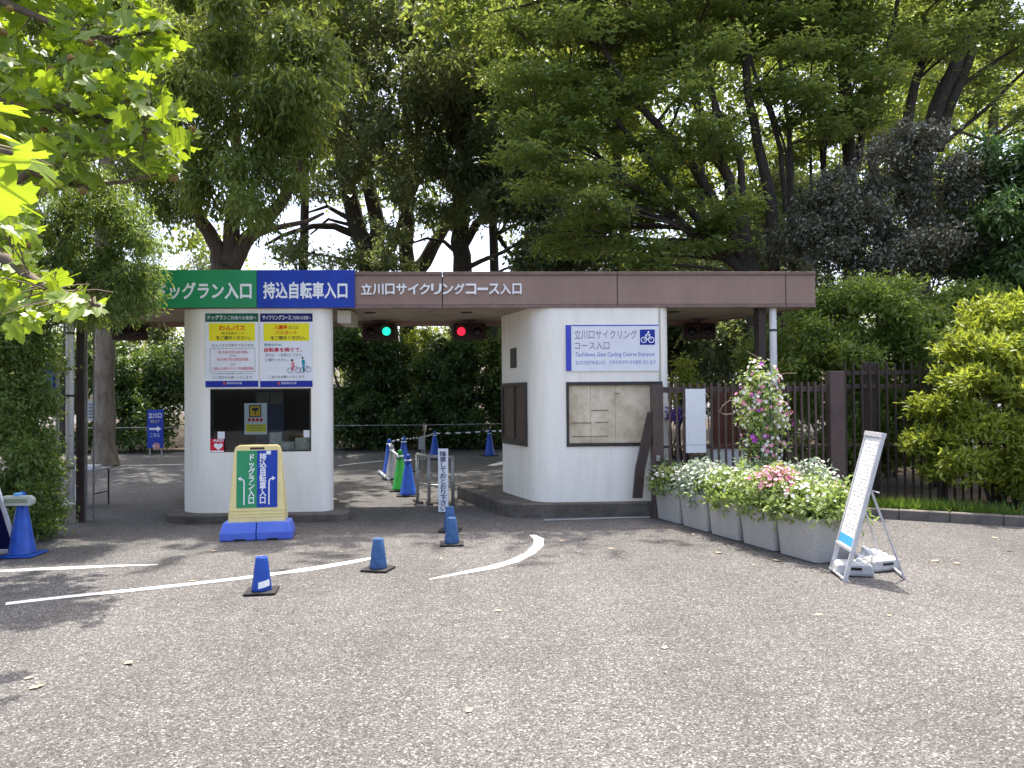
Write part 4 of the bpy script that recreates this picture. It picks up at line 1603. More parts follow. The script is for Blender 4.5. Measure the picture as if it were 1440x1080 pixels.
def planter_mesh():
    mb = MB()
    l2, w2 = plen / 2 - .008, PW / 2

    def ring(l, w_, r, z, n=4):
        o = []
        for sx, sy_, a0 in ((1, 1, 0), (-1, 1, 90), (-1, -1, 180), (1, -1, 270)):
            for k in range(n + 1):
                a = R(a0 + 90 * k / n)
                o.append((sx * (l - r) + r * math.cos(a), sy_ * (w_ - r) + r * math.sin(a), z))
        return o
    rings = [ring(l2 - .03, w2 - .03, .05, 0.01), ring(l2, w2, .055, PH - .03), ring(l2 - .004, w2 - .004, .05, PH), ring(l2 - .045, w2 - .045, .03, PH - .004), ring(l2 - .05, w2 - .05, .03, PH - .10)]
    n = len(rings[0])
    for r_ in rings:
        mb.v += r_
    for i in range(len(rings) - 1):
        mb.f += [(i * n + k, i * n + (k + 1) % n, (i + 1) * n + (k + 1) % n, (i + 1) * n + k) for k in range(n)]
    mb.f.append(tuple(range(n))[::-1])
    return mb


pm_ = mesh('planter_shell', planter_mesh())
pm_.materials.append(m_conc)
ps_ = mesh('potting_soil', MB().box(-plen / 2 + .06, -PW / 2 + .055, PH - .2, plen / 2 - .06, PW / 2 - .055, PH - .07))
ps_.materials.append(m_soil)
PC = []
for i in range(5):
    c = P0 + rdir * plen * (i + .5) + rn * PW / 2
    t = thing('concrete_planter', pl_names[i], 'planter', (c.x, c.y, 0), 'concrete planters in a row', prang + random.uniform(-.012, .012))
    for nm, me in (('planter_shell', pm_), ('potting_soil', ps_)):
        o = link(nm, me, None, None)
        o.parent = t
        if nm == 'planter_shell':
            me.polygons.foreach_set('use_smooth', [False] * len(me.polygons))
    PC.append(c)


def blossoms(name, centres, normals, rad, mat, parent):
    mb_v, mb_f = [], []
    rr = random.Random(len(centres))
    for c, nrm in zip(centres, normals):
        nrm = Vector(nrm).normalized()
        e1 = nrm.orthogonal().normalized()
        e2 = nrm.cross(e1)
        r_ = rad * rr.uniform(.7, 1.25)
        o = len(mb_v)
        mb_v.append(tuple(Vector(c)))
        for k in range(10):
            a = 2 * math.pi * k / 10
            q = r_ if k % 2 == 0 else r_ * .62
            mb_v.append(tuple(Vector(c) + (e1 * math.cos(a) + e2 * math.sin(a)) * q + nrm * (.25 * q)))
        mb_f += [(o, o + 1 + k, o + 1 + (k + 1) % 10) for k in range(10)]
    m_ = MB()
    m_.v, m_.f = mb_v, mb_f
    return stuff(ob(name, m_, mat, parent))


def flower_plant(label, c, rx, ry, rz_, z0, leafm, petal, nb_, seed, L=.06, tw=90, rad=.022, asp=.5, group='flowering plants in the planters', name='flowering_plant'):
    rng = np.random.default_rng(seed)
    t = thing(name, label, 'plant', (c[0], c[1], z0), group)
    bl_ = [((c[0] + dx * rx, c[1] + dy * ry, z0 + rz_ * .35 + dz), (rx * .72, ry * .72, rz_ * .6)) for dx, dy, dz in ((0, 0, .04), (.45, .2, 0), (-.45, .15, .02), (.1, -.5, -.02), (-.2, .5, .03))]
    data = twigs(bl_, rng, tw * 3, 8, .12, L, droop=.05, asp=asp, shell=.4)
    link('foliage', leaf_mesh('foliage', *data), leafm, t)
    rr = random.Random(seed)
    mb = MB()
    for k in range(7):
        limb(mb, (c[0] + rr.uniform(-.3, .3) * rx, c[1] + rr.uniform(-.3, .3) * ry, z0 - .12), (c[0] + rr.uniform(-.8, .8) * rx, c[1] + rr.uniform(-.8, .8) * ry, z0 + rz_ * rr.uniform(.4, .9)), .006, .003, rr, 3, .05, sides=4)
    ob('stem', mb, m_twig, t)
    cs, ns = [], []
    for k in range(nb_):
        b_ = bl_[rr.randrange(5)]
        d_ = Vector((rr.gauss(0, 1), rr.gauss(0, 1) - .25, abs(rr.gauss(0, 1)) + .35)).normalized()
        s_ = rr.uniform(.95, 1.25)
        cs.append((b_[0][0] + d_.x * b_[1][0] * s_, b_[0][1] + d_.y * b_[1][1] * s_, b_[0][2] + d_.z * b_[1][2] * s_))
        ns.append(d_ + Vector((rr.uniform(-.5, .5), rr.uniform(-.7, .3), .4)))
    if petal:
        blossoms('blossom', cs, ns, rad, petal, t)
    return t


FL = ['white flowering plant in the planter against the gate post', 'white flowering plant in the planter second from the gate post', 'white flowering plant in the middle planter of the row', 'white flowering plant in the planter next to the end one', 'pale flowering plant spilling over the end planter by the easel sign']
for i in range(5):
    c = PC[i]
    flower_plant(FL[i], (c.x - .03, c.y - .02), .36, .40, .36 if i != 0 else .26, PH - .02, l_bed if i != 1 else l_silver, p_white, 190, 20 + i, L=.065, tw=150, rad=.022)
flower_plant('pink flowering plant on the camera side of the end planter', (PC[3].x - .06, PC[3].y - .34), .24, .22, .34, PH + .09, l_bed, p_pink, 170, 41, tw=40, rad=.03)
flower_plant('silvery leaved plant at the back of the second last planter', (PC[3].x + .18, PC[3].y + .15), .24, .22, .42, PH, l_silver, p_white, 40, 42, tw=70)
flower_plant('white plume plant at the back of the end planter', (PC[4].x + .18, PC[4].y + .3), .24, .22, .46, PH, l_silver, p_white, 70, 43, tw=70)
flower_plant('pink tinged plant at the easel side of the end planter', (PC[4].x + .2, PC[4].y - .2), .22, .22, .30, PH, l_bed, p_pink, 22, 44, tw=70, rad=.018)
flower_plant('dusky purple plant by the gate post at the planter corner', (PC[0].x - .18, PC[0].y + .12), .14, .14, .28, PH, LM('dusky leaf', (.08, .09, .05, 1), (.2, .18, .14, 1), (.2, .2, .1, 1), .3), p_pink, 14, 45, tw=40, rad=.016)
flower_plant('grey green feathery plant at the back of the middle planter', (PC[2].x + .2, PC[2].y + .1), .22, .22, .44, PH, l_silver, None, 0, 46, tw=70, asp=.25)

# climbing plant on a green obelisk
pc = at(1073, 640, 9.9)
tx_, ty_ = pc.x, pc.y
tr = thing('plant_pot', 'terracotta pot at the foot of the green trellis', 'pot', (tx_, ty_, 0))
ob('bowl', MB().lathe([(.13, 0.0), (.17, .26), (.185, .27), (.185, .30), (.16, .30), (.15, .22)], 22, (tx_, ty_, 0)), M('terracotta', C(150, 86, 60), C(124, 70, 50), 8, .8), tr, 0, True)
ob('potting_soil', MB().lathe([(.15, .20), (.14, .23)], 16, (tx_, ty_, 0)), m_soil, tr)
gm = M('green trellis coating', C(36, 98, 72), C(28, 80, 60), 8, .5)
te = thing('trellis', 'green wire obelisk trellis carrying the climbing flowers', 'trellis', (tx_, ty_, 0))
ztop = 1.98
for k in range(6):
    a = 2 * math.pi * k / 6
    ob('rod', MB().tube([(tx_ + .13 * math.cos(a), ty_ + .13 * math.sin(a), .22), (tx_ + .13 * math.cos(a), ty_ + .13 * math.sin(a), 1.7), (tx_ + .03 * math.cos(a), ty_ + .03 * math.sin(a), ztop)], .008, 6), gm, te)
for z in (.6, .95, 1.3, 1.65):
    ob('hoop', MB().tube([(tx_ + .135 * math.cos(2 * math.pi * q / 18), ty_ + .135 * math.sin(2 * math.pi * q / 18), z) for q in range(19)], .006, 5, False), gm, te)
cl = thing('climbing_plant', 'climbing plant with white and pink blossoms on the trellis', 'plant', (tx_, ty_, .25))
rr = random.Random(5)
mb = MB()
for k in range(5):
    pts = []
    for q in range(22):
        a = q * .55 + k * 1.3
        pts.append((tx_ + .15 * math.cos(a), ty_ + .15 * math.sin(a), .25 + q * .08))
    mb.tube(pts, .006, 4)
# the loose loop and stray shoots
lp = [at(x, y, 9.8) for x, y in ((1048, 570), (1042, 577), (1030, 582), (1018, 583), (1012, 579), (1016, 571), (1026, 563), (1036, 566), (1050, 574))]
mb.tube(lp, .008, 4)
mb.tube([at(x, y, 9.85) for x, y in ((1074, 512), (1062, 500), (1053, 496), (1050, 493))], .006, 4)
mb.tube([at(x, y, 9.85) for x, y in ((1085, 530), (1105, 525), (1120, 525))], .006, 4)
ob('stem', mb, m_twig, cl)
bl_ = [((tx_, ty_, z), (r_, r_, .26)) for z, r_ in ((.75, .20), (1.05, .24), (1.3, .28), (1.55, .30), (1.78, .26), (1.92, .18))] + [((tx_ + .22, ty_, 1.42), (.14, .14, .2)), ((tx_ - .2, ty_, 1.6), (.14, .14, .18))]
data = twigs(bl_, np.random.default_rng(8), 330, 6, .12, .06, droop=.3, asp=.55)
link('foliage', leaf_mesh('foliage', *data), l_bed, cl)
for petal, nb_, rd, sd_ in ((p_white, 190, .026, 1), (p_pink, 60, .028, 2), (p_violet, 16, .04, 3)):
    rr = random.Random(sd_)
    cs, ns = [], []
    for k in range(nb_):
        b_ = bl_[rr.randrange(1, len(bl_))]
        d_ = Vector((rr.gauss(0, 1), rr.gauss(-.5, 1), rr.gauss(.2, .7))).normalized()
        cs.append(tuple(Vector(b_[0]) + Vector((d_.x * b_[1][0], d_.y * b_[1][1], d_.z * b_[1][2])) * rr.uniform(.95, 1.2)))
        ns.append(d_ + Vector((0, -.4, .2)))
    blossoms('blossom', cs, ns, rd, petal, cl)

# ================================================================== easel sign on the right
q = {k: G(*v) for k, v in dict(fl=(1167, 803), fr=(1187, 818.5), bl=(1240, 790), br=(1272, 815)).items()}
es = thing('easel_sign', 'white framed easel sign seen nearly edge on beside the planters', 'sign', tuple((q['fl'] + q['br']) / 2))
yn, yf = q['fr'].y, q['fl'].y
tl, trt = at(1217.5, 606, yf), at(1246, 609, yn)
trt.z = tl.z
tl = Vector((trt.x - .03, yf, trt.z))
bf, bnr = Vector((q['fl'].x, q['fl'].y, 0)), Vector((q['fr'].x, q['fr'].y, 0))
tl = at(1219, 606, yf)
trt = tl + (bnr - bf)


def epan(k, v, off=0.0):         # k from foot(0) to head(1), v from far(0) to near(1)
    a = bf.lerp(tl, k)
    b = bnr.lerp(trt, k)
    p = a.lerp(b, v)
    nrm = ((tl - bf).cross(bnr - bf)).normalized()
    if nrm.x > 0:
        nrm = -nrm
    return p + nrm * off


def ebox(mb, k0, v0, k1, v1, o0, o1):
    return mb.hexa([epan(k0, v0, o0), epan(k0, v1, o0), epan(k0, v1, o1), epan(k0, v0, o1), epan(k1, v0, o0), epan(k1, v1, o0), epan(k1, v1, o1), epan(k1, v0, o1)])


ob('leg', ebox(MB(), 0, -.02, .99, .05, -.025, .012), m_alu, es, .003)
ob('leg', ebox(MB(), 0, .95, .99, 1.02, -.025, .012), m_alu, es, .003)
ob('frame_edge', ebox(MB(), .965, -.03, 1.0, 1.03, -.028, .016), m_alu, es, .004)
ob('frame_edge', ebox(MB(), .195, -.03, .215, 1.03, -.028, .016), m_alu, es, .003)
ob('panel', ebox(MB(), .217, .052, .963, .948, -.018, .002), m_white, es)
ob('blue_print', ebox(MB(), .225, .06, .285, .94, .0022, .004), m_pblue, es)
mb = MB()
rr = random.Random(4)
for k in range(26):
    kk = .31 + .024 * k
    v0 = rr.uniform(.10, .2)
    while v0 < .86:
        v1 = min(.92, v0 + rr.uniform(.06, .25))
        ebox(mb, kk, v0, kk + rr.uniform(.004, .011), v1, .0022, .003)
        v0 = v1 + rr.uniform(.02, .08)
ob('printed_lines', mb, M('faint print', C(178, 172, 170), C(160, 164, 172), 20), es)
back_t = [epan(.62, .05, -.03), epan(.62, .95, -.03)]
for a, b in ((back_t[0], q['bl']), (back_t[1], q['br'])):
    ob('back_leg', MB().tube([a, (b.x, b.y, 0.01)], .011, 8), m_alu, es)
ob('foot_bar', MB().tube([(q['bl'].x, q['bl'].y, .03), (q['br'].x, q['br'].y, .03)], .011, 8), m_alu, es)
ob('foot_bar', MB().tube([(q['fl'].x, q['fl'].y, .03), (q['fr'].x, q['fr'].y, .03)], .011, 8), m_alu, es)
ob('hinge', MB().tube([epan(.62, .9, -.03), epan(.62, 1.25, -.06)], .006, 6), m_alu, es)


def weight(label, px, py, rz):
    p = G(px, py)
    t = thing('sign_weight', label, 'weight', (p.x, p.y, 0), 'sign weights', rz)
    w = MB()
    prof = [(.0, .16, .10), (.03, .17, .11), (.10, .155, .10), (.125, .12, .075)]
    for z, a, b in prof:
        w.v += [(-a, -b, z + .004), (a, -b, z + .004), (a, b, z + .004), (-a, b, z + .004)]
    for i in range(3):
        o = i * 4
        w.f += [(o, o + 1, o + 5, o + 4), (o + 1, o + 2, o + 6, o + 5), (o + 2, o + 3, o + 7, o + 6), (o + 3, o, o + 4, o + 7)]
    w.f += [(3, 2, 1, 0), (12, 13, 14, 15)]
    o = ob('body', w, M('grey weight plastic', C(190, 190, 188), C(168, 168, 166), 8, .5), None, .015)
    o.parent = t
    o = ob('grip_slot', MB().box(-.06, -.118, .065, .06, -.095, .088), m_dark, None, .004)
    o.parent = t
    o = ob('screw_cap', MB().lathe([(.028, .125), (.028, .15), (.02, .155)], 14, (.06, 0, 0)), m_white, None, 0, True)
    o.parent = t
    return t


weight('grey plastic weight on the easel rear bar', 1237, 801, R(20))
weight('grey plastic weight on the easel front bar', 1199, 808, R(-12))
wbg = thing('plastic_bag', 'crumpled pale plastic bag beside the easel weights', 'bag', tuple(G(1222, 795)))
bm_ = bmesh.new()
bmesh.ops.create_icosphere(bm_, subdivisions=3, radius=.1)
pb = G(1222, 793)
for v in bm_.verts:
    k = 1 + .25 * math.sin(v.co.x * 60 + v.co.z * 40) * .6 + random.uniform(-.08, .08)
    v.co = Vector((v.co.x * 1.3 * k + pb.x, v.co.y * k + pb.y, max(.004, (v.co.z + .07) * k * .95)))
me = bpy.data.meshes.new('bag')
bm_.to_mesh(me)
bm_.free()
link('bag_skin', me, M('pale film', C(226, 226, 226), C(206, 206, 208), 10, .3, .5), wbg)

# ================================================================== left side things
# sliver of a white A-frame at the picture edge
p = G(-14, 790)
af = thing('a_frame_sign', 'white framed A-board standing beside the tall blue cone', 'sign', (p.x, p.y, 0))
xa = G(-4, 790).x
for sy_, tl_ in ((-1, -1), (1, 1)):
    b = MB()
    y0_ = p.y + sy_ * .02 + (.0 if sy_ < 0 else .34)
    y1_ = p.y + .17
    for xx, ww in ((xa - .04, .04), (xa - .50, .04)):
        b.add([(xx, y0_, 0), (xx + ww, y0_, 0), (xx + ww, y0_ + .03, 0), (xx, y0_ + .03, 0), (xx - .12 if xx > xa - .1 else xx, y1_, .80), (xx - .12 + ww if xx > xa - .1 else xx + ww, y1_, .80), (xx - .12 + ww if xx > xa - .1 else xx + ww, y1_ + .03, .80), (xx - .12 if xx > xa - .1 else xx, y1_ + .03, .80)],
              [(3, 2, 1, 0), (4, 5, 6, 7), (0, 1, 5, 4), (1, 2, 6, 5), (2, 3, 7, 6), (3, 0, 4, 7)])
    ob('side_rail', b, m_white, af)
    ob('panel', MB().add([(xa - .46, y0_ + .01, .06), (xa - .05, y0_ + .01, .06), (xa - .17, y1_ + .01, .78), (xa - .46, y1_ + .01, .78)], [(0, 1, 2, 3)]), m_navy, af)
    ob('bottom_rail', MB().box(xa - .46, y0_ - .004, .02, xa - .042, y0_ + .026, .055), m_white, af)

# folding table behind the downpipe
yt = 12.2
a, b = at(104, 668, yt), at(139, 668, yt + .1)
tb_ = thing('folding_table', 'small folding table with papers behind the left downpipe', 'table', ((a.x + b.x) / 2 - .2, yt + .3, 0))
z_t = at(120, 660.5, yt).z
xl, xr = a.x - .55, b.x
ob('table_top', MB().box(xl, yt, z_t - .03, xr, yt + .55, z_t), M('grey laminate', C(168, 166, 172), C(150, 148, 154), 5, .4), tb_, .004)
for xx in (xl + .03, xr - .05):
    for yy in (yt + .04, yt + .49):
        ob('leg', MB().tube([(xx, yy, 0), (xx, yy, z_t - .03)], .014, 7), m_dbrown, tb_)
ob('crossbar', MB().tube([(xr - .05, yt + .04, .22), (xr - .05, yt + .49, .22)], .010, 6), m_dbrown, tb_)
pp = thing('paper_sheet', 'white paper sheet hanging from the folding table edge', 'paper', (xr - .4, yt, z_t - .2))
a, b = at(106, 705, yt - .01), at(120, 682, yt - .01)
ob('sheet', MB().box(a.x, yt - .012, a.z, b.x, yt - .006, b.z), m_white, pp)
pl2 = MB()
for k in range(6):
    x_ = a.x + (b.x - a.x) * (k + .8) / 7
    pl2.box(x_, yt - .0145, a.z + .05, x_ + .006, yt - .0125, b.z - .03)
ob('print', pl2, m_grey, pp)
tag(ob('leaflet_pile', MB().box(xr - .32, yt + .12, z_t + .002, xr - .1, yt + .36, z_t + .05), m_white, None, .004), 'pile of white leaflets on the folding table', 'leaflets')

# notice board on a post, left lane
yn_ = 13.4
nbd = thing('notice_board', 'grey notice board on a thin post beside the left lane', 'notice board', tuple(at(114, 700, yn_).xy) + (0,))
a, b = at(112.5, 592, yn_), at(134, 564, yn_)
ob('plate', MB().box(a.x, yn_, a.z, b.x, yn_ + .02, b.z), M('pale notice', C(186, 196, 196), C(160, 170, 170), 6, .5), nbd, .003)
pm = MB()
for k in range(5):
    for j in range(2):
        x_ = a.x + .03 + j * .12
        z_ = a.z + .05 + k * .055
        pm.box(x_, yn_ - .003, z_, x_ + .09, yn_ - .001, z_ + .025)
ob('print', pm, m_grey, nbd)
xp = a.x + .02
ob('post', MB().tube([(xp, yn_ + .04, 0), (xp, yn_ + .04, b.z + .9)], .016, 7), m_steel, nbd)

# blue banner sign at the far side of the left lane
yb = 22.5
a, b = at(207, 630, yb), at(229.5, 576, yb)
bs = thing('direction_banner', 'blue standing banner with white arrow at the far end of the left lane', 'sign', ((a.x + b.x) / 2, yb, 0))
ob('panel', MB().box(a.x, yb, a.z, b.x, yb + .02, b.z), m_blue, bs, .003)
ob('leg', MB().box(a.x + .05, yb + .022, 0, a.x + .08, yb + .04, b.z - .1), m_steel, bs)
ob('leg', MB().box(b.x - .08, yb + .022, 0, b.x - .05, yb + .04, b.z - .1), m_steel, bs)


def bp(px, py):
    p = at(px, py, yb)
    return p.x, p.z


def btext(mb, body, px0, py0, px1, py1, **k):
    x0_, z1_ = bp(px0, py0)
    x1_, z0_ = bp(px1, py1)
    return text_into(mb, body, x0_, z0_, x1_, z1_, lambda x, y, h: (x, yb - .006 - h, y), **k)


mb = btext(MB(), '立川口', 209, 580.5, 227.5, 588, bold=.02)
btext(mb, 'こちら', 211.5, 609, 224.5, 614.5, bold=.01)
x_, z_ = bp(210, 603.2)
x2, _ = bp(221, 603.2)
mb.add([(x_, yb - .006, z_ - .03), (x2, yb - .006, z_ - .03), (x2, yb - .006, z_ + .03), (x_, yb - .006, z_ + .03)], [(0, 1, 2, 3)])
x3, _ = bp(227, 603.2)
mb.add([(x2, yb - .006, z_ - .085), (x3, yb - .006, z_), (x2, yb - .006, z_ + .085)], [(0, 1, 2)])
ob('white_print', mb, m_print, bs)
ob('yellow_print', btext(MB(), '周辺エリア', 211.5, 590.5, 225, 594.5, bold=.01), m_yel, bs)
x_, z_ = bp(220, 629)
mb = MB()
mb.v = [(x_ + .11 * math.cos(2 * math.pi * k / 16), yb - .008, z_ + .03 + .10 * math.sin(2 * math.pi * k / 16)) for k in range(16)]
mb.f = [tuple(range(16))]
ob('red_emblem', mb, M('emblem red', C(190, 60, 60), C(230, 220, 220), 14, .5), bs)

# blue sign half hidden in the left hedge
yh = 10.6
a, b = at(61, 557, yh), at(76, 508, yh)
hs_ = thing('guide_sign', 'narrow blue guide sign half hidden in the left hedge', 'sign', ((a.x + b.x) / 2, yh, 0))
pr_f = [(a.x, a.z), (b.x, a.z), (b.x, b.z - .08), (b.x - .05, b.z - .02), ((a.x + b.x) / 2, b.z), (a.x + .03, b.z - .02), (a.x, b.z - .08)]
mb = MB()
nn = len(pr_f)
mb.v = [(x, yh, z) for x, z in pr_f] + [(x, yh + .02, z) for x, z in pr_f]
mb.f = [tuple(range(nn)), tuple(range(2 * nn - 1, nn - 1, -1))] + [((i + 1) % nn, i, nn + i, nn + (i + 1) % nn) for i in range(nn)]
ob('panel', mb, m_blue, hs_)
mb = MB()
a2, b2 = at(62.5, 548, yh), at(74.5, 518, yh)
mb.add([(a2.x, yh - .003, a2.z + .05), (b2.x, yh - .003, a2.z), (b2.x, yh - .003, b2.z - .08), (a2.x, yh - .003, b2.z)], [(0, 1, 2, 3)])
ob('print', mb, M('map print', C(90, 140, 180), C(190, 90, 60), 18, .5, lo=.5, hi=.7), hs_)
ob('post', MB().tube([(b.x + .03, yh + .03, 0), (b.x + .03, yh + .03, a.z + .55)], .025, 8), m_steel, hs_)

# cable lying in front of the right booth
cb = thing('ground_cable', 'thin pale cable protector lying before the right booth plinth', 'cable', tuple(G(840, 731)))
ob('strip', MB().tube([G(765, 733) + Vector((0, 0, .012)), G(800, 732) + Vector((0, 0, .012)), G(860, 730) + Vector((0, 0, .012)), G(914, 728.5) + Vector((0, 0, .012))], .014, 6), M('grey hose', C(150, 148, 144), None), cb)

# ================================================================== trees behind the gate
def P(*pts):
    return [at(*p) for p in pts]


def gp(px, Y):
    p = at(px, 560, Y)
    return Vector((p.x, p.y, 0))


# 1 spreading tree behind the left booth, hanging shoots
Y = 15.0
tree('spreading_tree', 'broad tree with drooping light green shoots behind the green sign', [
    ([gp(322, Y), at(320, 420, Y), at(318, 372, Y)], .34, .27),
    (P((314, 378, Y), (300, 338, Y), (276, 300, Y - .3), (268, 255, Y - .5), (250, 170, Y - .8), (240, 60, Y - 1)), .17, .05),
    (P((320, 376, Y), (326, 320, Y), (335, 250, Y), (330, 150, Y), (340, 0, Y)), .19, .06),
    (P((325, 380, Y), (348, 335, Y), (385, 298, Y - .3), (415, 250, Y - .5), (430, 160, Y - .5), (440, 60, Y)), .17, .05),
    (P((350, 333, Y), (380, 322, Y + .6), (430, 312, Y + 1), (455, 300, Y + 1.2)), .08, .03)],
    [blob(x, y, Yb, r, z, 1.0) for x, y, Yb, r, z in (
        (260, 40, 13.2, 70, 42), (350, 30, 13, 75, 45), (430, 60, 13.2, 55, 40), (300, 105, 12.9, 70, 38), (400, 130, 13, 70, 40), (440, 100, 13.6, 45, 28),
        (250, 130, 13.2, 50, 40), (345, 175, 13.3, 60, 36), (420, 175, 14, 40, 30), (280, 200, 13.8, 55, 38), (360, 240, 13.2, 55, 34), (300, 265, 14.2, 50, 28),
        (395, 225, 14.6, 40, 26), (250, 270, 14.8, 40, 30), (200, 220, 14.6, 50, 40), (180, 130, 14.6, 55, 45), (345, 285, 13.2, 32, 18),
        (220, -40, 14, 70, 45), (330, -50, 14, 80, 50), (430, -30, 14, 70, 45), (280, -130, 15, 90, 50), (400, -130, 15.5, 90, 50))],
    (.135, .30), l_hang, 4300, 12, m_bark3, 'trees behind the gate', seed=3, ck=8, cf=.3, tl=.5, droop=.8, shell=.6, jit=.3, high=(-13, -5, 16, 27, 11.5, 15, 24, 1.7))

# 2 dark evergreen with several limbs
Y = 27.5
tree('evergreen_tree', 'dark evergreen with many leaning limbs behind the blue sign', [
    ([gp(535, Y), at(532, 420, Y), at(528, 372, Y)], 0.660, 0.540),
    (P((522, 376, Y), (505, 330, Y), (490, 270, Y), (478, 190, Y), (470, 90, Y), (465, 0, Y)), 0.390, 0.105),
    (P((530, 374, Y), (528, 300, Y), (512, 230, Y), (508, 150, Y), (512, 40, Y)), 0.330, 0.090),
    (P((500, 330, Y), (470, 318, Y - .3), (440, 318, Y - .6), (400, 330, Y - .8), (372, 345, Y - 1)), 0.150, 0.045),
    (P((535, 378, Y), (560, 330, Y), (585, 260, Y), (590, 180, Y)), 0.240, 0.075),
    (P((495, 310, Y), (460, 290, Y), (430, 300, Y)), 0.105, 0.030), (P((498, 318, Y), (462, 308, Y), (436, 330, Y)), 0.075, 0.030)],
    [blob(x, y, Yb + 7.5, r, z, 1.6) for x, y, Yb, r, z in (
        (520, 30, 16.5, 60, 40), (590, 60, 16.2, 60, 42), (545, 110, 16.3, 55, 36), (620, 140, 16.5, 50, 40), (500, 100, 17, 45, 35), (575, 180, 16.6, 50, 34),
        (540, 215, 17, 40, 26), (480, 190, 17.5, 35, 25), (620, 225, 16.8, 42, 30), (470, 130, 15, 40, 30), (520, 160, 15, 40, 28), (590, 120, 14.6, 44, 30), (640, 90, 14.6, 44, 30), (495, 250, 18, 24, 16), (560, 265, 17, 26, 16), (460, 60, 18, 45, 30), (445, 265, 18.5, 25, 14),
        (540, -50, 17, 90, 50), (640, -40, 17, 80, 50), (580, -140, 17.5, 100, 50), (550, 325, 17.5, 20, 14), (420, 355, 18.5, 36, 14), (480, 362, 19, 40, 10))],
    (.17, .42), l_ever, 3700, 11, m_bark, 'trees behind the gate', seed=5, high=(-7, -1, 15, 26, 13, 17, 6, 1.6), tl=.6, droop=.3, shell=.55)

# 3 slim trunks in the middle
Y = 28.5
tree('forked_tree', 'slim upright evergreen above the raised letters on the fascia', [
    ([gp(578, Y), at(574, 380, Y), at(571, 280, Y), at(574, 200, Y), at(572, 60, Y)], 0.345, 0.105),
    (P((588, 385, Y), (602, 360, Y), (622, 325, Y), (645, 285, Y), (660, 220, Y), (675, 100, Y)), 0.300, 0.090),
    (P((572, 300, Y), (583, 240, Y), (600, 170, Y)), 0.135, 0.045),
    (P((574, 290, Y), (545, 278, Y), (515, 290, Y)), 0.090, 0.030)],
    [blob(x, y, Yb + 7.5, r, z, 1.6) for x, y, Yb, r, z in (
        (660, 90, 17.5, 55, 40), (690, 160, 17.5, 50, 35), (650, 190, 17.5, 45, 34), (680, 240, 17.3, 55, 30), (640, 255, 17.8, 40, 24), (700, 60, 17.8, 55, 40),
        (720, 270, 17, 50, 26), (600, 300, 19, 18, 12), (675, 20, 18, 60, 40), (720, -60, 18, 80, 50), (635, 300, 18.6, 22, 14), (560, 365, 19, 30, 10))],
    (.17, .42), l_ever, 3300, 11, m_bark, 'trees behind the gate', seed=8, tl=.6, droop=.3, shell=.55)
Y = 27.2
tree('thick_tree', 'thick dark trunk with arching boughs behind the red signal', [
    ([gp(652, Y), at(650, 470, Y), at(650, 380, Y), at(648, 320, Y), at(652, 250, Y), at(650, 120, Y)], 0.450, 0.180),
    (P((650, 350, Y), (672, 312, Y), (690, 310, Y), (706, 340, Y), (722, 360, Y)), 0.165, 0.060),
    (P((650, 340, Y), (690, 290, Y), (730, 268, Y), (780, 262, Y)), 0.150, 0.045),
    (P((648, 360, Y), (625, 340, Y), (600, 335, Y), (580, 342, Y)), 0.090, 0.030)],
    [blob(x, y, Yb + 7.5, r, z, 1.6) for x, y, Yb, r, z in (
        (740, 290, 16.4, 50, 26), (790, 330, 16.2, 55, 28), (760, 365, 16.4, 50, 18), (800, 290, 16.5, 50, 28), (690, 200, 16.6, 40, 30), (640, 130, 17, 45, 32),
        (740, 220, 17, 50, 34), (830, 360, 16, 50, 24), (690, 285, 16.8, 30, 14))],
    (.17, .42), l_ever, 2400, 11, m_bark, 'trees behind the gate', seed=9, tl=.6, droop=.3, shell=.55)

# 4 zelkova-like trees with layered foliage: several stems fanning up to the left
Y = 16.0
stems4 = [
    ([gp(1072, Y), at(1062, 440, Y), at(1058, 380, Y), at(1040, 310, Y), at(1025, 250, Y), at(990, 170, Y), at(960, 90, Y), at(940, 0, Y)], .20, .05),
    (P((1058, 400, Y), (1030, 330, Y), (985, 250, Y), (940, 190, Y), (890, 140, Y), (850, 70, Y), (820, 0, Y)), .13, .04),
    (P((1050, 390, Y), (1000, 330, Y), (950, 270, Y), (905, 215, Y), (860, 160, Y), (800, 110, Y)), .11, .03),
    (P((1045, 380, Y), (990, 340, Y), (935, 290, Y), (880, 250, Y), (830, 210, Y), (770, 190, Y)), .09, .03),
    (P((1035, 300, Y), (1010, 200, Y), (1000, 110, Y), (985, 30, Y)), .08, .03),
    (P((1058, 395, Y), (1048, 310, Y), (1042, 230, Y), (1000, 130, Y), (965, 40, Y)), .11, .03)]
flat4 = []
rr = random.Random(31)
for (x, y, r, n_) in ((760, 60, 90, 4), (840, 40, 90, 4), (920, 40, 90, 4), (1000, 40, 80, 4), (780, 130, 90, 5), (870, 120, 80, 4), (960, 110, 80, 3), (760, 200, 80, 5), (850, 190, 70, 4), (930, 210, 70, 3),
                      (800, 265, 70, 4), (880, 270, 70, 4), (960, 290, 60, 3), (850, 320, 70, 4), (920, 330, 60, 3), (1010, 300, 40, 2), (900, 355, 50, 2), (1040, 60, 60, 3), (1050, 290, 50, 2), (1000, 200, 60, 3), (1030, 240, 50, 2), (980, 160, 60, 2), (740, 250, 60, 3), (720, 130, 70, 3), (780, 340, 60, 2), (1000, 350, 60, 3)):
    for k in range(n_):
        flat4.append(blob(x + rr.uniform(-.5, .5) * r, y + rr.uniform(-30, 30), Y + rr.uniform(-1.9, 1.4), r * rr.uniform(.45, .75), rr.uniform(6, 12), .7))
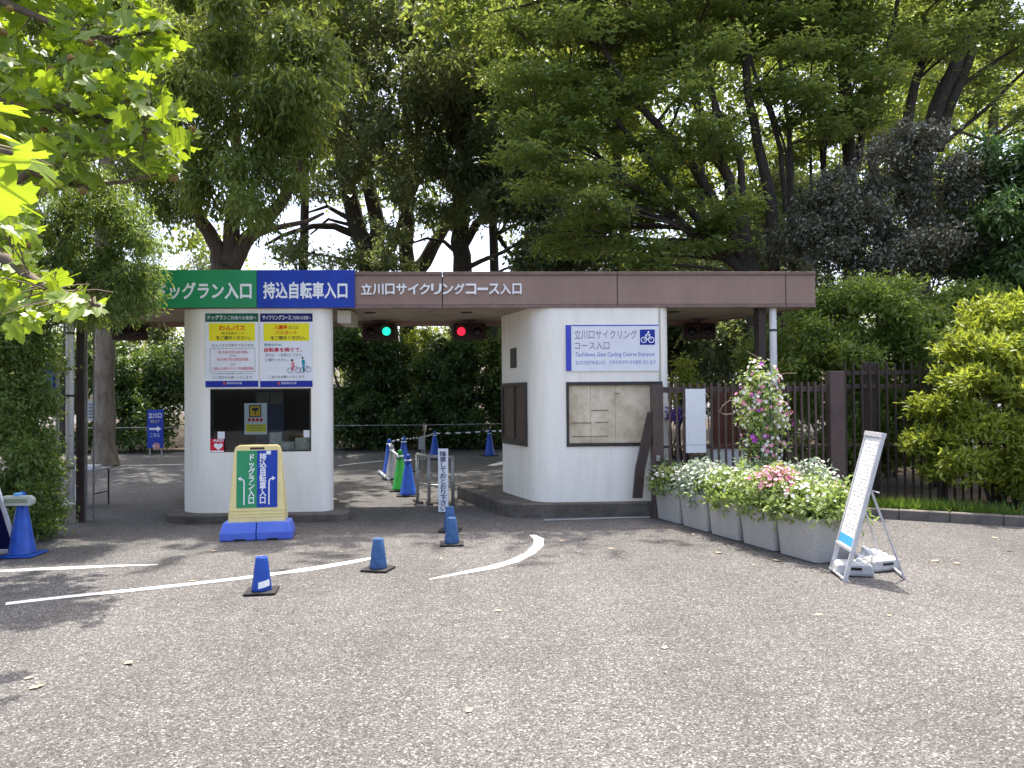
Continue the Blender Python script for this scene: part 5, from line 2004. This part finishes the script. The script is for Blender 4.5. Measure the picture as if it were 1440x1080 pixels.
for (x, y) in ((780, -40), (880, -60), (980, -60), (840, -140), (960, -140)):
    for k in range(4):
        flat4.append(blob(x + rr.uniform(-50, 50), y + rr.uniform(-40, 40), Y + rr.uniform(-1.5, 1.5), 75, 12, .8))
tree('layered_tree', 'tree with layered pale foliage and stems fanning out above the canopy', stems4, flat4, (.12, .42), l_zelk, 8600, 9, m_bark, 'trees behind the gate', seed=12, ck=0, high=(-1.5, 9.5, 15, 27, 11.5, 15.5, 26, 1.7), tl=.4, droop=.12, flat=.75, shell=.6, sub=2)

Y = 16.5
st5 = [([gp(1098, Y), at(1092, 420, Y), at(1085, 290, Y), at(1070, 220, Y), at(1055, 150, Y), at(1050, 80, Y), at(1046, 0, Y)], 0.148, 0.070),
       (P((1105, 300, Y), (1098, 210, Y), (1080, 150, Y), (1062, 105, Y), (1050, 60, Y)), 0.062, 0.031),
       (P((1112, 330, Y), (1113, 250, Y), (1110, 180, Y), (1098, 100, Y), (1095, 0, Y)), 0.070, 0.031),
       (P((1112, 290, Y), (1106, 215, Y), (1085, 150, Y), (1060, 120, Y)), 0.039, 0.016)]
fl5 = []
for (x, y, r, n_) in ((1060, 40, 80, 4), (1130, 60, 80, 5), (1090, 130, 70, 3), (1150, 140, 60, 3), (1180, 40, 80, 4), (1120, 200, 40, 2), (1170, 180, 40, 2)):
    for k in range(n_):
        fl5.append(blob(x + rr.uniform(-.5, .5) * r, y + rr.uniform(-28, 28), Y + rr.uniform(-1.6, 1.4), r * rr.uniform(.45, .75), rr.uniform(6, 12), .7))
for (x, y) in ((1080, -50), (1170, -50), (1120, -130)):
    for k in range(3):
        fl5.append(blob(x + rr.uniform(-50, 50), y + rr.uniform(-40, 40), Y + rr.uniform(-1.5, 1.5), 75, 12, .8))
tree('layered_tree', 'upright forked tree behind the right end of the canopy', st5, fl5, (.12, .42), l_zelk, 3400, 9, m_bark, 'trees behind the gate', seed=13, ck=0, tl=.4, droop=.12, flat=.75, shell=.6, sub=2)

Y = 17.5
st6 = [([gp(1196, Y), at(1196, 400, Y), at(1195, 220, Y), at(1190, 130, Y), at(1185, 60, Y), at(1180, 0, Y)], 0.187, 0.101),
       (P((1205, 235, Y), (1222, 130, Y), (1250, 60, Y), (1262, 0, Y)), 0.094, 0.047),
       (P((1158, 330, Y), (1158, 240, Y), (1152, 170, Y)), 0.078, 0.039),
       (P((1143, 330, Y), (1140, 220, Y), (1136, 130, Y), (1146, 60, Y)), 0.039, 0.016)]
fl6 = []
for (x, y, r, n_) in ((1200, 30, 80, 4), (1210, 110, 70, 4), (1250, 60, 70, 3), (1230, 150, 60, 3), (1190, 170, 50, 3), (1170, 110, 50, 2)):
    for k in range(n_):
        fl6.append(blob(x + rr.uniform(-.5, .5) * r, y + rr.uniform(-25, 25), Y + rr.uniform(-1.8, 1.2), r * rr.uniform(.45, .7), rr.uniform(7, 13), .7))
for (x, y) in ((1200, -50), (1280, -60), (1240, -130)):
    for k in range(3):
        fl6.append(blob(x + rr.uniform(-50, 50), y + rr.uniform(-40, 40), Y + rr.uniform(-1.5, 1.5), 75, 12, .8))
tree('layered_tree', 'tree with twin straight dark trunks above the purple bush', st6, fl6, (.12, .42), l_zelk, 2800, 9, m_bark, 'trees behind the gate', seed=14, ck=0, tl=.4, droop=.12, flat=.75, shell=.6, sub=2)

Y = 18.0
st7 = [([gp(1292, Y), at(1290, 300, Y), at(1300, 200, Y), at(1330, 120, Y), at(1362, 50, Y), at(1385, -40, Y)], 0.250, 0.109),
       (P((1318, 210, Y), (1335, 150, Y), (1365, 80, Y), (1375, 0, Y)), 0.156, 0.078),
       (P((1268, 230, Y), (1278, 160, Y), (1296, 90, Y), (1300, 20, Y)), 0.148, 0.062),
       (P((1325, 140, Y), (1380, 100, Y), (1440, 60, Y), (1500, 30, Y)), 0.062, 0.023),
       (P((1330, 200, Y), (1390, 150, Y), (1440, 100, Y), (1490, 60, Y)), 0.055, 0.023),
       (P((1320, 240, Y), (1380, 205, Y), (1430, 170, Y), (1480, 120, Y)), 0.055, 0.023)]
fl7 = []
for (x, y, r, n_) in ((1320, 20, 80, 4), (1400, 20, 80, 5), (1440, 70, 70, 4), (1400, 130, 60, 3), (1440, 160, 50, 3), (1290, 60, 60, 3), (1340, 80, 50, 2), (1500, 60, 80, 4)):
    for k in range(n_):
        fl7.append(blob(x + rr.uniform(-.5, .5) * r, y + rr.uniform(-22, 22), Y + rr.uniform(-1.8, 1.4), r * rr.uniform(.45, .7), rr.uniform(6, 12), .7))
for (x, y) in ((1340, -60), (1430, -60), (1380, -140), (1500, -80)):
    for k in range(3):
        fl7.append(blob(x + rr.uniform(-50, 50), y + rr.uniform(-40, 40), Y + rr.uniform(-1.5, 1.5), 75, 12, .8))
tree('leaning_tree', 'stout dark trunks leaning right above the deep green bush', st7, fl7, (.12, .42), l_zelk, 3300, 9, m_bark, 'trees behind the gate', seed=15, ck=0, tl=.4, droop=.12, flat=.75, shell=.6, sub=2)

# plane trunk seen through the left lane and further trunks
Y = 20.0
tree('plane_trunk_tree', 'pale brown mottled trunk seen through the left lane', [([gp(148, Y), at(147, 560, Y), at(147, 470, Y), at(145, 380, Y), at(150, 200, Y), at(150, 60, Y)], .27, .16)],
     [blob(x, y, Yb, r, z, 1.2) for x, y, Yb, r, z in ((150, 40, 20, 70, 50), (90, 100, 20, 60, 50), (200, 110, 20.5, 60, 40), (140, 180, 20, 60, 40), (60, 220, 21, 60, 45), (60, 20, 20, 70, 50), (150, -60, 20, 100, 60), (20, -60, 20, 100, 60))],
     (.15, .5), l_hang, 2300, 9, m_bark2, 'trees behind the gate', seed=21, tl=.5)
k = 0
for px, Yt, r0, lab in ((92, 25, .16, 'slim dark trunk left of the mottled trunk'), (420, 27, .2, 'distant trunk glimpsed left of the dark evergreen'), (700, 27, .2, 'distant trunk between the thick trunk and layered tree'), (880, 26, .22, 'distant trunk under the layered foliage'), (980, 26, .2, 'distant trunk beside the fanning stems'),
                        (1240, 28, .25, 'distant trunk behind the twin straight trunks'), (1390, 27, .25, 'distant trunk behind the leaning trunks')):
    k += 1
    tree('wood_tree', lab, [([gp(px, Yt), at(px + random.uniform(-6, 6), 400, Yt), at(px + random.uniform(-20, 20), 200, Yt), at(px + random.uniform(-30, 30), 40, Yt)], r0, r0 * .5)],
         region(px - 110, px + 110, -160, 190, Yt - 1.5, Yt + 2, 12, 48, 34, 1.2, 70 + k, ((600, 300, 40, 60), (450, 335, 50, 40))), (.17, .5), l_back if px > 800 else l_hang, 1500, 9, m_bark, 'trees further back in the wood', seed=50 + k, tl=.6)

# far wood: one mass of foliage
rng = np.random.default_rng(77)
fb_ = region(-150, 1600, -200, 270, 36, 44, 150, 70, 46, 2.0, 7, ((450, 335, 60, 60), (610, 320, 40, 70), (700, 350, 40, 50)))
fb_ += region(-150, 330, 250, 420, 36, 42, 16, 60, 30, 1.6, 8)
fb_ += region(760, 1600, 250, 430, 36, 42, 46, 60, 30, 1.6, 9)
fb_ += region(800, 1560, 40, 340, 32, 37, 75, 52, 30, 1.6, 19)
fb_ += region(-350, 1950, 400, 548, 40, 47, 85, 62, 32, 2.0, 29)
data = twigs(fb_, rng, 21000, 8, .9, .27, droop=.3, asp=.55, shell=.5)
o = stuff(link('distant_wood', leaf_mesh('distant_wood', *data), l_back))
tag(o, 'sunlit far wood filling the gaps between the trunks', 'wood')

# ================================================================== hedges and bushes behind the gate
hb = 0
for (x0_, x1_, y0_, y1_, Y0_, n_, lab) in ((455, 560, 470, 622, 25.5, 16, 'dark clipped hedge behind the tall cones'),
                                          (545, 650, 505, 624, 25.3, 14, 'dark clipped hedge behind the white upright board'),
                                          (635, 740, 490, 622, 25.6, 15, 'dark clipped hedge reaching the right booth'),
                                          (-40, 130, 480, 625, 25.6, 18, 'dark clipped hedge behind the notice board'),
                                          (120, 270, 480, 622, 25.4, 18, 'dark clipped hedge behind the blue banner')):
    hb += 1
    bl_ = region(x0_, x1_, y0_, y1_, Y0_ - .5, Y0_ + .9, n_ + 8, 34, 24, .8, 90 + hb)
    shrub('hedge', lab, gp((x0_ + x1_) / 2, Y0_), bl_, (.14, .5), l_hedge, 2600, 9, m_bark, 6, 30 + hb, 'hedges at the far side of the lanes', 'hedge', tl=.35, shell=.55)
shrub('sunlit_bush', 'loose sunlit bush glowing between the two hanging signals', gp(595, 28), [blob(x, y, 28, r, z, .9) for x, y, r, z in ((590, 485, 30, 20), (610, 495, 26, 18), (580, 505, 24, 16), (630, 490, 22, 20), (600, 470, 24, 12))], (.12, .5), l_gold, 520, 8, m_bark, 5, 61, tl=.35)
for (x0_, x1_, y0_, y1_, Y0_, n_, sd_, lab) in ((-60, 140, 380, 470, 29, 14, 62, 'tall dark thicket behind the left hedge'), (130, 300, 385, 470, 29.5, 12, 63, 'tall dark thicket behind the blue banner'), (440, 560, 410, 470, 29.5, 9, 64, 'tall dark thicket behind the green signal'), (650, 760, 400, 480, 29, 10, 65, 'tall dark thicket behind the red signal'),
                                             (780, 900, 370, 480, 24, 12, 66, 'tall dark thicket behind the boarded booth'), (890, 1000, 370, 520, 21, 14, 67, 'tall dark thicket right of the boarded booth'), (985, 1110, 380, 600, 19.5, 18, 68, 'tall dark thicket behind the unlit right signal'), (1030, 1160, 255, 400, 22, 16, 69, 'high dark thicket over the right end of the canopy')):
    shrub('thicket', lab, gp((x0_ + x1_) / 2, Y0_), region(x0_, x1_, y0_, y1_, Y0_ - .8, Y0_ + .8, n_ + 4, 32, 24, .9, sd_), (.15, .45), l_ever, 1900, 9, m_bark, 6, sd_, 'thickets under the trees', 'thicket', tl=.4)
shrub('light_bush', 'small bright green bush just right of the boarded booth', gp(963, 13.5), [blob(x, y, 13.5, 14, 18, .25) for x, y in ((962, 525), (968, 545), (960, 560))], (.08, .5), l_gold, 170, 7, m_bark, 3, 71)

Y = 13.6
shrub('clipped_bush', 'rounded mid green bush rising behind the picket fence', gp(1190, Y), [blob(x, y, Yb, r, z, .8) for x, y, Yb, r, z in (
    (1140, 440, 13.6, 45, 38), (1190, 425, 13.4, 55, 35), (1240, 420, 13.4, 50, 30), (1150, 500, 13.4, 50, 38), (1210, 490, 13.2, 55, 40), (1270, 470, 13.3, 50, 40), (1120, 550, 13.5, 40, 35), (1180, 560, 13.4, 50, 38), (1250, 545, 13.3, 50, 40), (1160, 620, 13.7, 60, 40), (1240, 620, 13.7, 60, 40), (1090, 500, 14.2, 40, 50))],
    (.085, .42), l_holly, 6400, 10, m_bark, 8, 72, 'bushes behind the fence', tl=.26, shell=.5, lump=.15)
shrub('clipped_bush', 'mid green bush between the fence and the yellow bush', gp(1320, 13.4), [blob(x, y, Yb, r, z, .8) for x, y, Yb, r, z in (
    (1310, 440, 13.4, 50, 34), (1350, 430, 13.6, 55, 30), (1410, 420, 13.9, 55, 30), (1310, 520, 13.2, 45, 40), (1360, 500, 13.6, 50, 45), (1300, 600, 13.4, 50, 45), (1460, 420, 14, 50, 40))],
    (.085, .42), l_holly, 3000, 10, m_bark, 7, 73, 'bushes behind the fence', tl=.26, shell=.5, lump=.15)
shrub('clipped_bush', 'mid green bush beyond the yellow bush along the bed', gp(1560, 13.2), [blob(x, y, Yb, r, z, .8) for x, y, Yb, r, z in (
    (1540, 470, 13.4, 60, 50), (1620, 480, 13.2, 60, 50), (1540, 580, 13.2, 60, 60), (1620, 590, 13.2, 60, 60), (1700, 540, 13.4, 60, 80), (1580, 390, 14, 60, 50))],
    (.10, .42), l_holly, 1700, 9, m_bark, 7, 79, 'bushes behind the fence', tl=.28, shell=.5, lump=.15)
Y = 15.0
shrub('bronze_bush', 'tall bronze purple bush with glinting leaves above the green bushes', gp(1240, Y), [blob(x, y, Yb, r, z, .9) for x, y, Yb, r, z in (
    (1150, 300, 15.2, 45, 40), (1200, 260, 15, 50, 40), (1260, 240, 14.8, 55, 42), (1310, 265, 14.8, 50, 45), (1350, 300, 15, 40, 45), (1220, 320, 14.8, 55, 40), (1290, 335, 14.6, 55, 40), (1170, 350, 15, 50, 30), (1240, 380, 14.8, 55, 30), (1340, 360, 14.8, 45, 36), (1110, 330, 15.6, 30, 30), (1280, 200, 15, 40, 22))],
    (.075, .5), l_purple, 5600, 10, m_bark, 10, 74, None, tl=.3, shell=.55, lump=.25)
Y = 14.2
shrub('deep_bush', 'deep green large leaved bush at the edge of the wood', gp(1430, Y), [blob(x, y, Yb, r, z, .9) for x, y, Yb, r, z in (
    (1410, 230, 14.2, 45, 34), (1450, 250, 14, 50, 40), (1400, 300, 14.1, 40, 36), (1440, 330, 14, 50, 40), (1395, 370, 14.2, 36, 34), (1440, 400, 14.2, 50, 40), (1500, 300, 14, 60, 80))],
    (.14, .36), l_deep, 2200, 10, m_bark, 7, 75, None, tl=.32, shell=.5)
Y = 11.0
shrub('yellow_bush', 'big yellow green layered bush in sun on the right bed', gp(1420, 11.3), [blob(x, y, Yb, r, z, .55) for x, y, Yb, r, z in (
    (1400, 450, 11.3, 45, 26), (1440, 440, 11.4, 45, 24), (1370, 490, 11, 40, 22), (1420, 500, 10.9, 50, 24), (1345, 535, 11, 36, 18), (1400, 545, 10.8, 50, 24), (1450, 550, 10.9, 45, 28), (1330, 580, 11, 38, 18), (1380, 595, 10.8, 45, 20), (1435, 610, 10.8, 50, 26),
    (1315, 620, 11, 30, 13), (1360, 645, 10.9, 45, 16), (1420, 655, 10.9, 50, 20), (1330, 668, 11, 30, 10), (1440, 690, 11, 36, 12), (1500, 500, 11.2, 60, 70), (1500, 620, 11.2, 60, 70))],
    (.10, .34), l_gold, 3300, 13, m_bark, 10, 76, None, tl=.17, droop=-.3, shell=.5, lump=.15, ck=9, cf=.36)

# ================================================================== left hedge and weeping shrub
shrub('side_hedge', 'dense leafy hedge bush beside the left downpipe', gp(38, 9.7), [blob(x, y, Yb, r, z, .45) for x, y, Yb, r, z in (
    (20, 480, 9.7, 45, 34), (50, 500, 9.8, 20, 30), (10, 560, 9.5, 45, 40), (46, 570, 9.6, 20, 34), (20, 630, 9.5, 50, 38), (52, 640, 9.5, 22, 30), (20, 690, 9.5, 50, 34), (58, 690, 9.5, 18, 26), (-40, 600, 9.5, 50, 110), (40, 730, 9.4, 30, 14), (56, 720, 9.5, 12, 20))],
    (.062, .42), l_fine, 3600, 9, m_bark, 8, 81, None, 'hedge', tl=.2, shell=.5, lump=.15)
tree('weeping_shrub', 'tall fine leaved shrub hanging over the left end of the canopy', [
    ([gp(20, 10.0), at(22, 560, 10), at(40, 470, 10), at(70, 400, 9.9), at(100, 320, 9.9), at(120, 260, 9.9)], .09, .03),
    (P((45, 470, 10), (110, 400, 9.9), (160, 360, 9.8)), .04, .015)],
    [blob(x, y, Yb, r, z, .5) for x, y, Yb, r, z in (
        (110, 270, 9.9, 55, 32), (160, 290, 9.8, 45, 30), (80, 320, 10, 50, 34), (140, 340, 9.8, 55, 30), (190, 330, 9.7, 34, 26), (70, 380, 9.9, 50, 32), (130, 390, 9.8, 50, 26), (176, 385, 9.7, 32, 22), (192, 405, 9.7, 24, 24), (202, 378, 9.7, 20, 12), (70, 430, 9.9, 50, 26), (180, 430, 9.8, 22, 16), (130, 440, 9.9, 30, 12), (20, 420, 10, 50, 40), (60, 250, 10, 50, 34), (10, 330, 10, 50, 50))],
    (.075, .24), l_fine, 3900, 9, m_bark, None, 'shrub', 82, tl=.22, droop=.7, shell=.5)

# grass along the right bed
rng = np.random.default_rng(5)
n = 2600
kk = rng.random(n)
xx = np.where(kk < .55, rng.normal(.9, .45, n), rng.uniform(-.2, 4, n))
base = np.array([list(ka + kn * .22) for _ in range(n)]) + np.outer(xx, np.array(kdir)) + np.outer(np.abs(rng.normal(0, .22, n)), np.array(kn))
base[:, 2] = .09
dirs = unit(rng.normal(size=(n, 3)) * .45 + np.array([0, 0, 1.0]))
stuff(tag(link('grass', leaf_mesh('grass', base, dirs, unit(rng.normal(size=(n, 3))), rng.uniform(.06, .22, n), np.full(n, .012)), l_grass), 'short grass along the kerb under the yellow bush', 'grass'))

# ================================================================== plane tree in the foreground
half = [(.00, .03), (-.10, .10), (-.12, .24), (-.02, .30), (.00, .44), (.10, .40), (.17, .45), (.22, .30), (.30, .27), (.38, .42), (.48, .50), (.60, .60), (.62, .46), (.72, .40), (.66, .28), (.60, .20), (.70, .21), (.76, .14), (.88, .12), (1.02, .0)]


def plane_leaf(seed):
    rr = random.Random(seed)
    fo, cu, tw = rr.uniform(-.05, .22), rr.uniform(-.05, .25), rr.uniform(-.3, .3)
    pts = [(x, y) for x, y in half] + [(x, -y) for x, y in half[-2::-1]]
    mb = MB()

    def z3(x, y):
        return (x, y, fo * abs(y) - cu * x * x + tw * y * x + .03 * math.sin(9 * y + seed))
    mid = [(1.0 - .2 * k, 0.0) for k in range(1, 6)]
    nh = len(half)
    for sg_ in (1, -1):                    # two halves folded along the midrib
        loop_ = [(x, sg_ * y) for x, y in half] + mid
        o_ = len(mb.v)
        mb.v += [z3(x, y) for x, y in loop_]
        tri = tessellate_polygon([[Vector((x, y, 0)) for x, y in loop_]])
        mb.f += [tuple(o_ + k for k in (t_ if sg_ > 0 else t_[::-1])) for t_ in tri]
    o_ = len(mb.v)
    mb.v += [(-.45, -.012, .03), (-.45, .012, .03), (0, .012, .004), (0, -.012, .004)]
    mb.f.append((o_, o_ + 1, o_ + 2, o_ + 3))
    return mesh('leaf', mb)


lm_ = [plane_leaf(s) for s in range(6)]
for me in lm_:
    me.materials.append(l_plane)
    me.polygons.foreach_set('use_smooth', [True] * len(me.polygons))
ptb = Vector((-9.2, 8.6, 0))
pt = thing('plane_tree', 'plane tree boughs with big sunlit leaves and round seed balls', 'tree', tuple(ptb))
tb_ = MB()
rr = random.Random(2)
tb_.tube([ptb, ptb + Vector((.1, 0, 2)), ptb + Vector((.2, 0, 5)), ptb + Vector((.4, 0, 9))], [.34, .26, .2, .1], 12)
ob('trunk', tb_, m_bark2, pt, 0, True)
bp_ = [P((-330, 180, 8.6), (-60, 130, 8.4), (60, 150, 8.2), (150, 168, 8.0), (240, 195, 7.9), (275, 190, 7.9)),
       P((-330, 20, 8.6), (-60, -20, 8.6), (60, 30, 8.5), (150, 55, 8.3), (240, 45, 8.2)),
       P((-330, 330, 8.6), (-60, 300, 8.0), (40, 240, 7.8), (120, 265, 7.8), (220, 245, 7.8)),
       P((-330, 330, 8.5), (-90, 330, 6.5), (20, 370, 5.6), (70, 410, 5.3), (140, 430, 5.2)),
       P((-330, -60, 8.6), (-60, -100, 8.8), (80, -80, 8.8), (200, -40, 8.6)),
       P((-330, 180, 8.0), (-120, 120, 4.2), (-40, 190, 2.9), (15, 215, 2.6))]
bm = MB()
for pts in bp_:
    fine = []
    for i in range(len(pts) - 1):
        for q_ in range(3):
            p = pts[i].lerp(pts[i + 1], q_ / 3)
            fine.append(p + Vector((rr.uniform(-.03, .03), 0, rr.uniform(-.03, .03))))
    fine.append(pts[-1])
    rad = [(.014 if pts is bp_[-1] else .06) * (1 - i / len(fine)) + .008 for i in range(len(fine))]
    bm.tube(fine, rad, 7)
pts_all = []
for pts in bp_:
    for i in range(len(pts) - 1):
        for q_ in range(8):
            pts_all.append(pts[i].lerp(pts[i + 1], q_ / 8))
leafblobs = [  # px, py, Y, rx, ry, count
    (40, 50, 8.4, 60, 45, 36), (130, 50, 8.3, 60, 42, 36), (205, 55, 8.1, 42, 40, 22), (30, 120, 8.1, 45, 40, 26), (110, 130, 8.0, 60, 40, 34), (190, 140, 7.9, 40, 38, 22), (245, 170, 7.9, 32, 30, 14), (255, 205, 7.8, 22, 24, 10),
    (50, 205, 7.8, 55, 35, 24), (150, 195, 7.8, 50, 30, 16), (225, 235, 7.8, 28, 18, 9), (90, 255, 7.6, 45, 24, 13), (15, 290, 6.6, 28, 40, 12), (25, 350, 5.8, 36, 34, 12), (35, 415, 5.4, 45, 34, 22), (105, 430, 5.2, 40, 16, 14), (10, 460, 5.4, 40, 12, 5)]
nl = 0
tw_mb = MB()
leafspots = []
for (x, y, Yb, rx_, ry_, n_) in leafblobs:
    for _ in range(n_):
        a, r_ = rr.uniform(0, 2 * math.pi), math.sqrt(rr.random())
        leafspots.append((at(x + rx_ * r_ * math.cos(a), y + ry_ * r_ * math.sin(a), Yb + rr.uniform(-.6, .6)), rr.uniform(.17, .26) * (.68 if Yb < 6 else .85 if Yb < 7 else 1)))
leafspots += [(at(8, 215, 2.8), .23), (at(-30, 175, 2.7), .26), (at(-12, 262, 2.9), .24), (at(40, 222, 3.3), .24), (at(8, 150, 3.2), .2)]


def leaf_matrix(p, size, rr, face=.0):
    d = Vector((rr.gauss(.25, .8), rr.gauss(-.1, .7), rr.gauss(-.35, .45))).normalized()
    up_ = Vector((rr.gauss(0, .55), rr.gauss(-.35 - face, .6), 1.0)).normalized()
    s_ = up_.cross(d).normalized()
    u2 = d.cross(s_).normalized()
    m_ = Matrix((d, s_, u2)).transposed().to_4x4()
    return Matrix.Translation(p - d * size * .5) @ m_ @ Matrix.Scale(size, 4)


inv = Matrix.Translation(-ptb)
for i, (p, sz) in enumerate(leafspots[-300:]):
    o = bpy.data.objects.new('leaf', lm_[i % 6])
    COL.objects.link(o)
    o.parent = pt
    mw = leaf_matrix(p, sz, rr, .25)
    o.matrix_local = inv @ mw
    q_ = min(pts_all, key=lambda a: (a - p).length)
    e_ = mw @ Vector((-.45, 0, .02))
    if (q_ - e_).length < 1.2:
        limb(tw_mb, q_, e_, .007, .003, rr, 3, .1, sides=4)
ob('bough', bm, m_twig, pt, 0, True)
stuff(ob('twig', tw_mb, m_twig, pt))
# the denser mass of leaves higher and further left, joined
rest = []
for (x, y, Yb, rx_, ry_, n_) in ((20, 20, 9.2, 80, 60, 60), (120, 10, 9.2, 70, 40, 45), (30, 130, 9.0, 60, 60, 50), (110, 120, 8.8, 60, 50, 36), (200, 100, 8.6, 40, 50, 18), (-80, 100, 8.6, 90, 120, 90), (-80, 300, 8.0, 70, 100, 50), (40, -90, 9, 140, 80, 170), (180, -90, 9, 90, 60, 70), (-150, -80, 9, 160, 100, 150), (60, -200, 9, 160, 60, 120), (30, 200, 8.6, 50, 40, 40), (150, 180, 8.5, 60, 40, 34), (20, 330, 7.0, 30, 50, 40), (40, 410, 6.2, 40, 34, 34), (225, 210, 8.4, 40, 34, 16), (210, 60, 8.8, 50, 50, 30)):
    for _ in range(n_):
        a, r_ = rr.uniform(0, 2 * math.pi), math.sqrt(rr.random())
        rest.append((at(x + rx_ * r_ * math.cos(a), y + ry_ * r_ * math.sin(a), Yb + rr.uniform(-.8, .8)), rr.uniform(.16, .26)))
mbv, mbf = [], []
cache = [(np.array([v.co[:] for v in me.vertices]), [tuple(p.vertices) for p in me.polygons]) for me in lm_]
for i, (p, sz) in enumerate(rest):
    m_ = np.array(leaf_matrix(p, sz, rr))
    V_, F_ = cache[i % 6]
    o_ = len(mbv)
    mbv += [tuple(q_) for q_ in (V_ @ m_[:3, :3].T + m_[:3, 3])]
    mbf += [tuple(k_ + o_ for k_ in f_) for f_ in F_]
mm = MB()
mm.v, mm.f = mbv, mbf
stuff(ob('leaf_mass', mm, l_plane, pt))
# seed balls
sb_m = bmesh.new()
bmesh.ops.create_icosphere(sb_m, subdivisions=3, radius=1)
for v in sb_m.verts:
    v.co *= rr.uniform(.88, 1.08)
sbm = bpy.data.meshes.new('seed_ball')
sb_m.to_mesh(sbm)
sb_m.free()
sbm.materials.append(M('seed ball fuzz', (.16, .10, .035, 1), (.30, .22, .07, 1), 60, .9))
for (x, y, Yb) in ((126, 60, 8), (14, 12, 8), (4, 46, 8), (100, 83, 7.9), (185, 137, 7.8), (197, 127, 7.9), (72, 98, 8), (28, 150, 8), (62, 182, 7.8), (270, 182, 7.8), (46, 345, 6.0), (116, 268, 7.5), (245, 250, 7.7), (178, 138, 7.7)):
    o = bpy.data.objects.new('seed_ball', sbm)
    COL.objects.link(o)
    o.parent = pt
    p = at(x, y, Yb)
    o.location = p - ptb
    k = rr.uniform(.036, .046)
    o.scale = (k, k, k)
    limb_mb = MB()

# fallen leaves on the asphalt
fm = [mesh('fallen_leaf', MB().add([(-.03, 0, .008), (0, .022, .012), (.04, .004, .012), (0, -.02, .005)], [(0, 1, 2), (0, 2, 3)])), mesh('fallen_leaf', MB().add([(-.035, 0, .006), (-.01, .03, .009), (.03, .02, .006), (.045, -.005, .012), (.0, -.026, .008)], [(0, 1, 2), (0, 2, 3), (0, 3, 4)]))]
m_dry = M('dry leaf', C(190, 174, 146), C(140, 116, 88), 30, .8)
for me in fm:
    me.materials.append(m_dry)
spots = [(660, 1001), (935, 912), (180, 934), (1250, 866), (1150, 866), (270, 818), (620, 786), (300, 776), (480, 777), (1010, 778), (1060, 795), (1090, 789), (1420, 775), (1315, 790), (1345, 793), (50, 968), (40, 955), (860, 772), (790, 762), (1400, 757), (700, 860), (555, 797), (975, 752)]
for i, (x, y) in enumerate(spots):
    p = G(x, y)
    o = link('fallen_leaf', fm[i % 2], m_dry)
    tag(o, 'small dry leaf lying on the asphalt', 'leaf', 'dry leaves scattered on the asphalt')
    o.location = (p.x, p.y, .002)
    o.rotation_euler = (0, 0, rr.uniform(0, 6.3))
    k = rr.uniform(.6, 1.3) * (1.4 if i == 0 else 1)
    o.scale = (k, k, k)
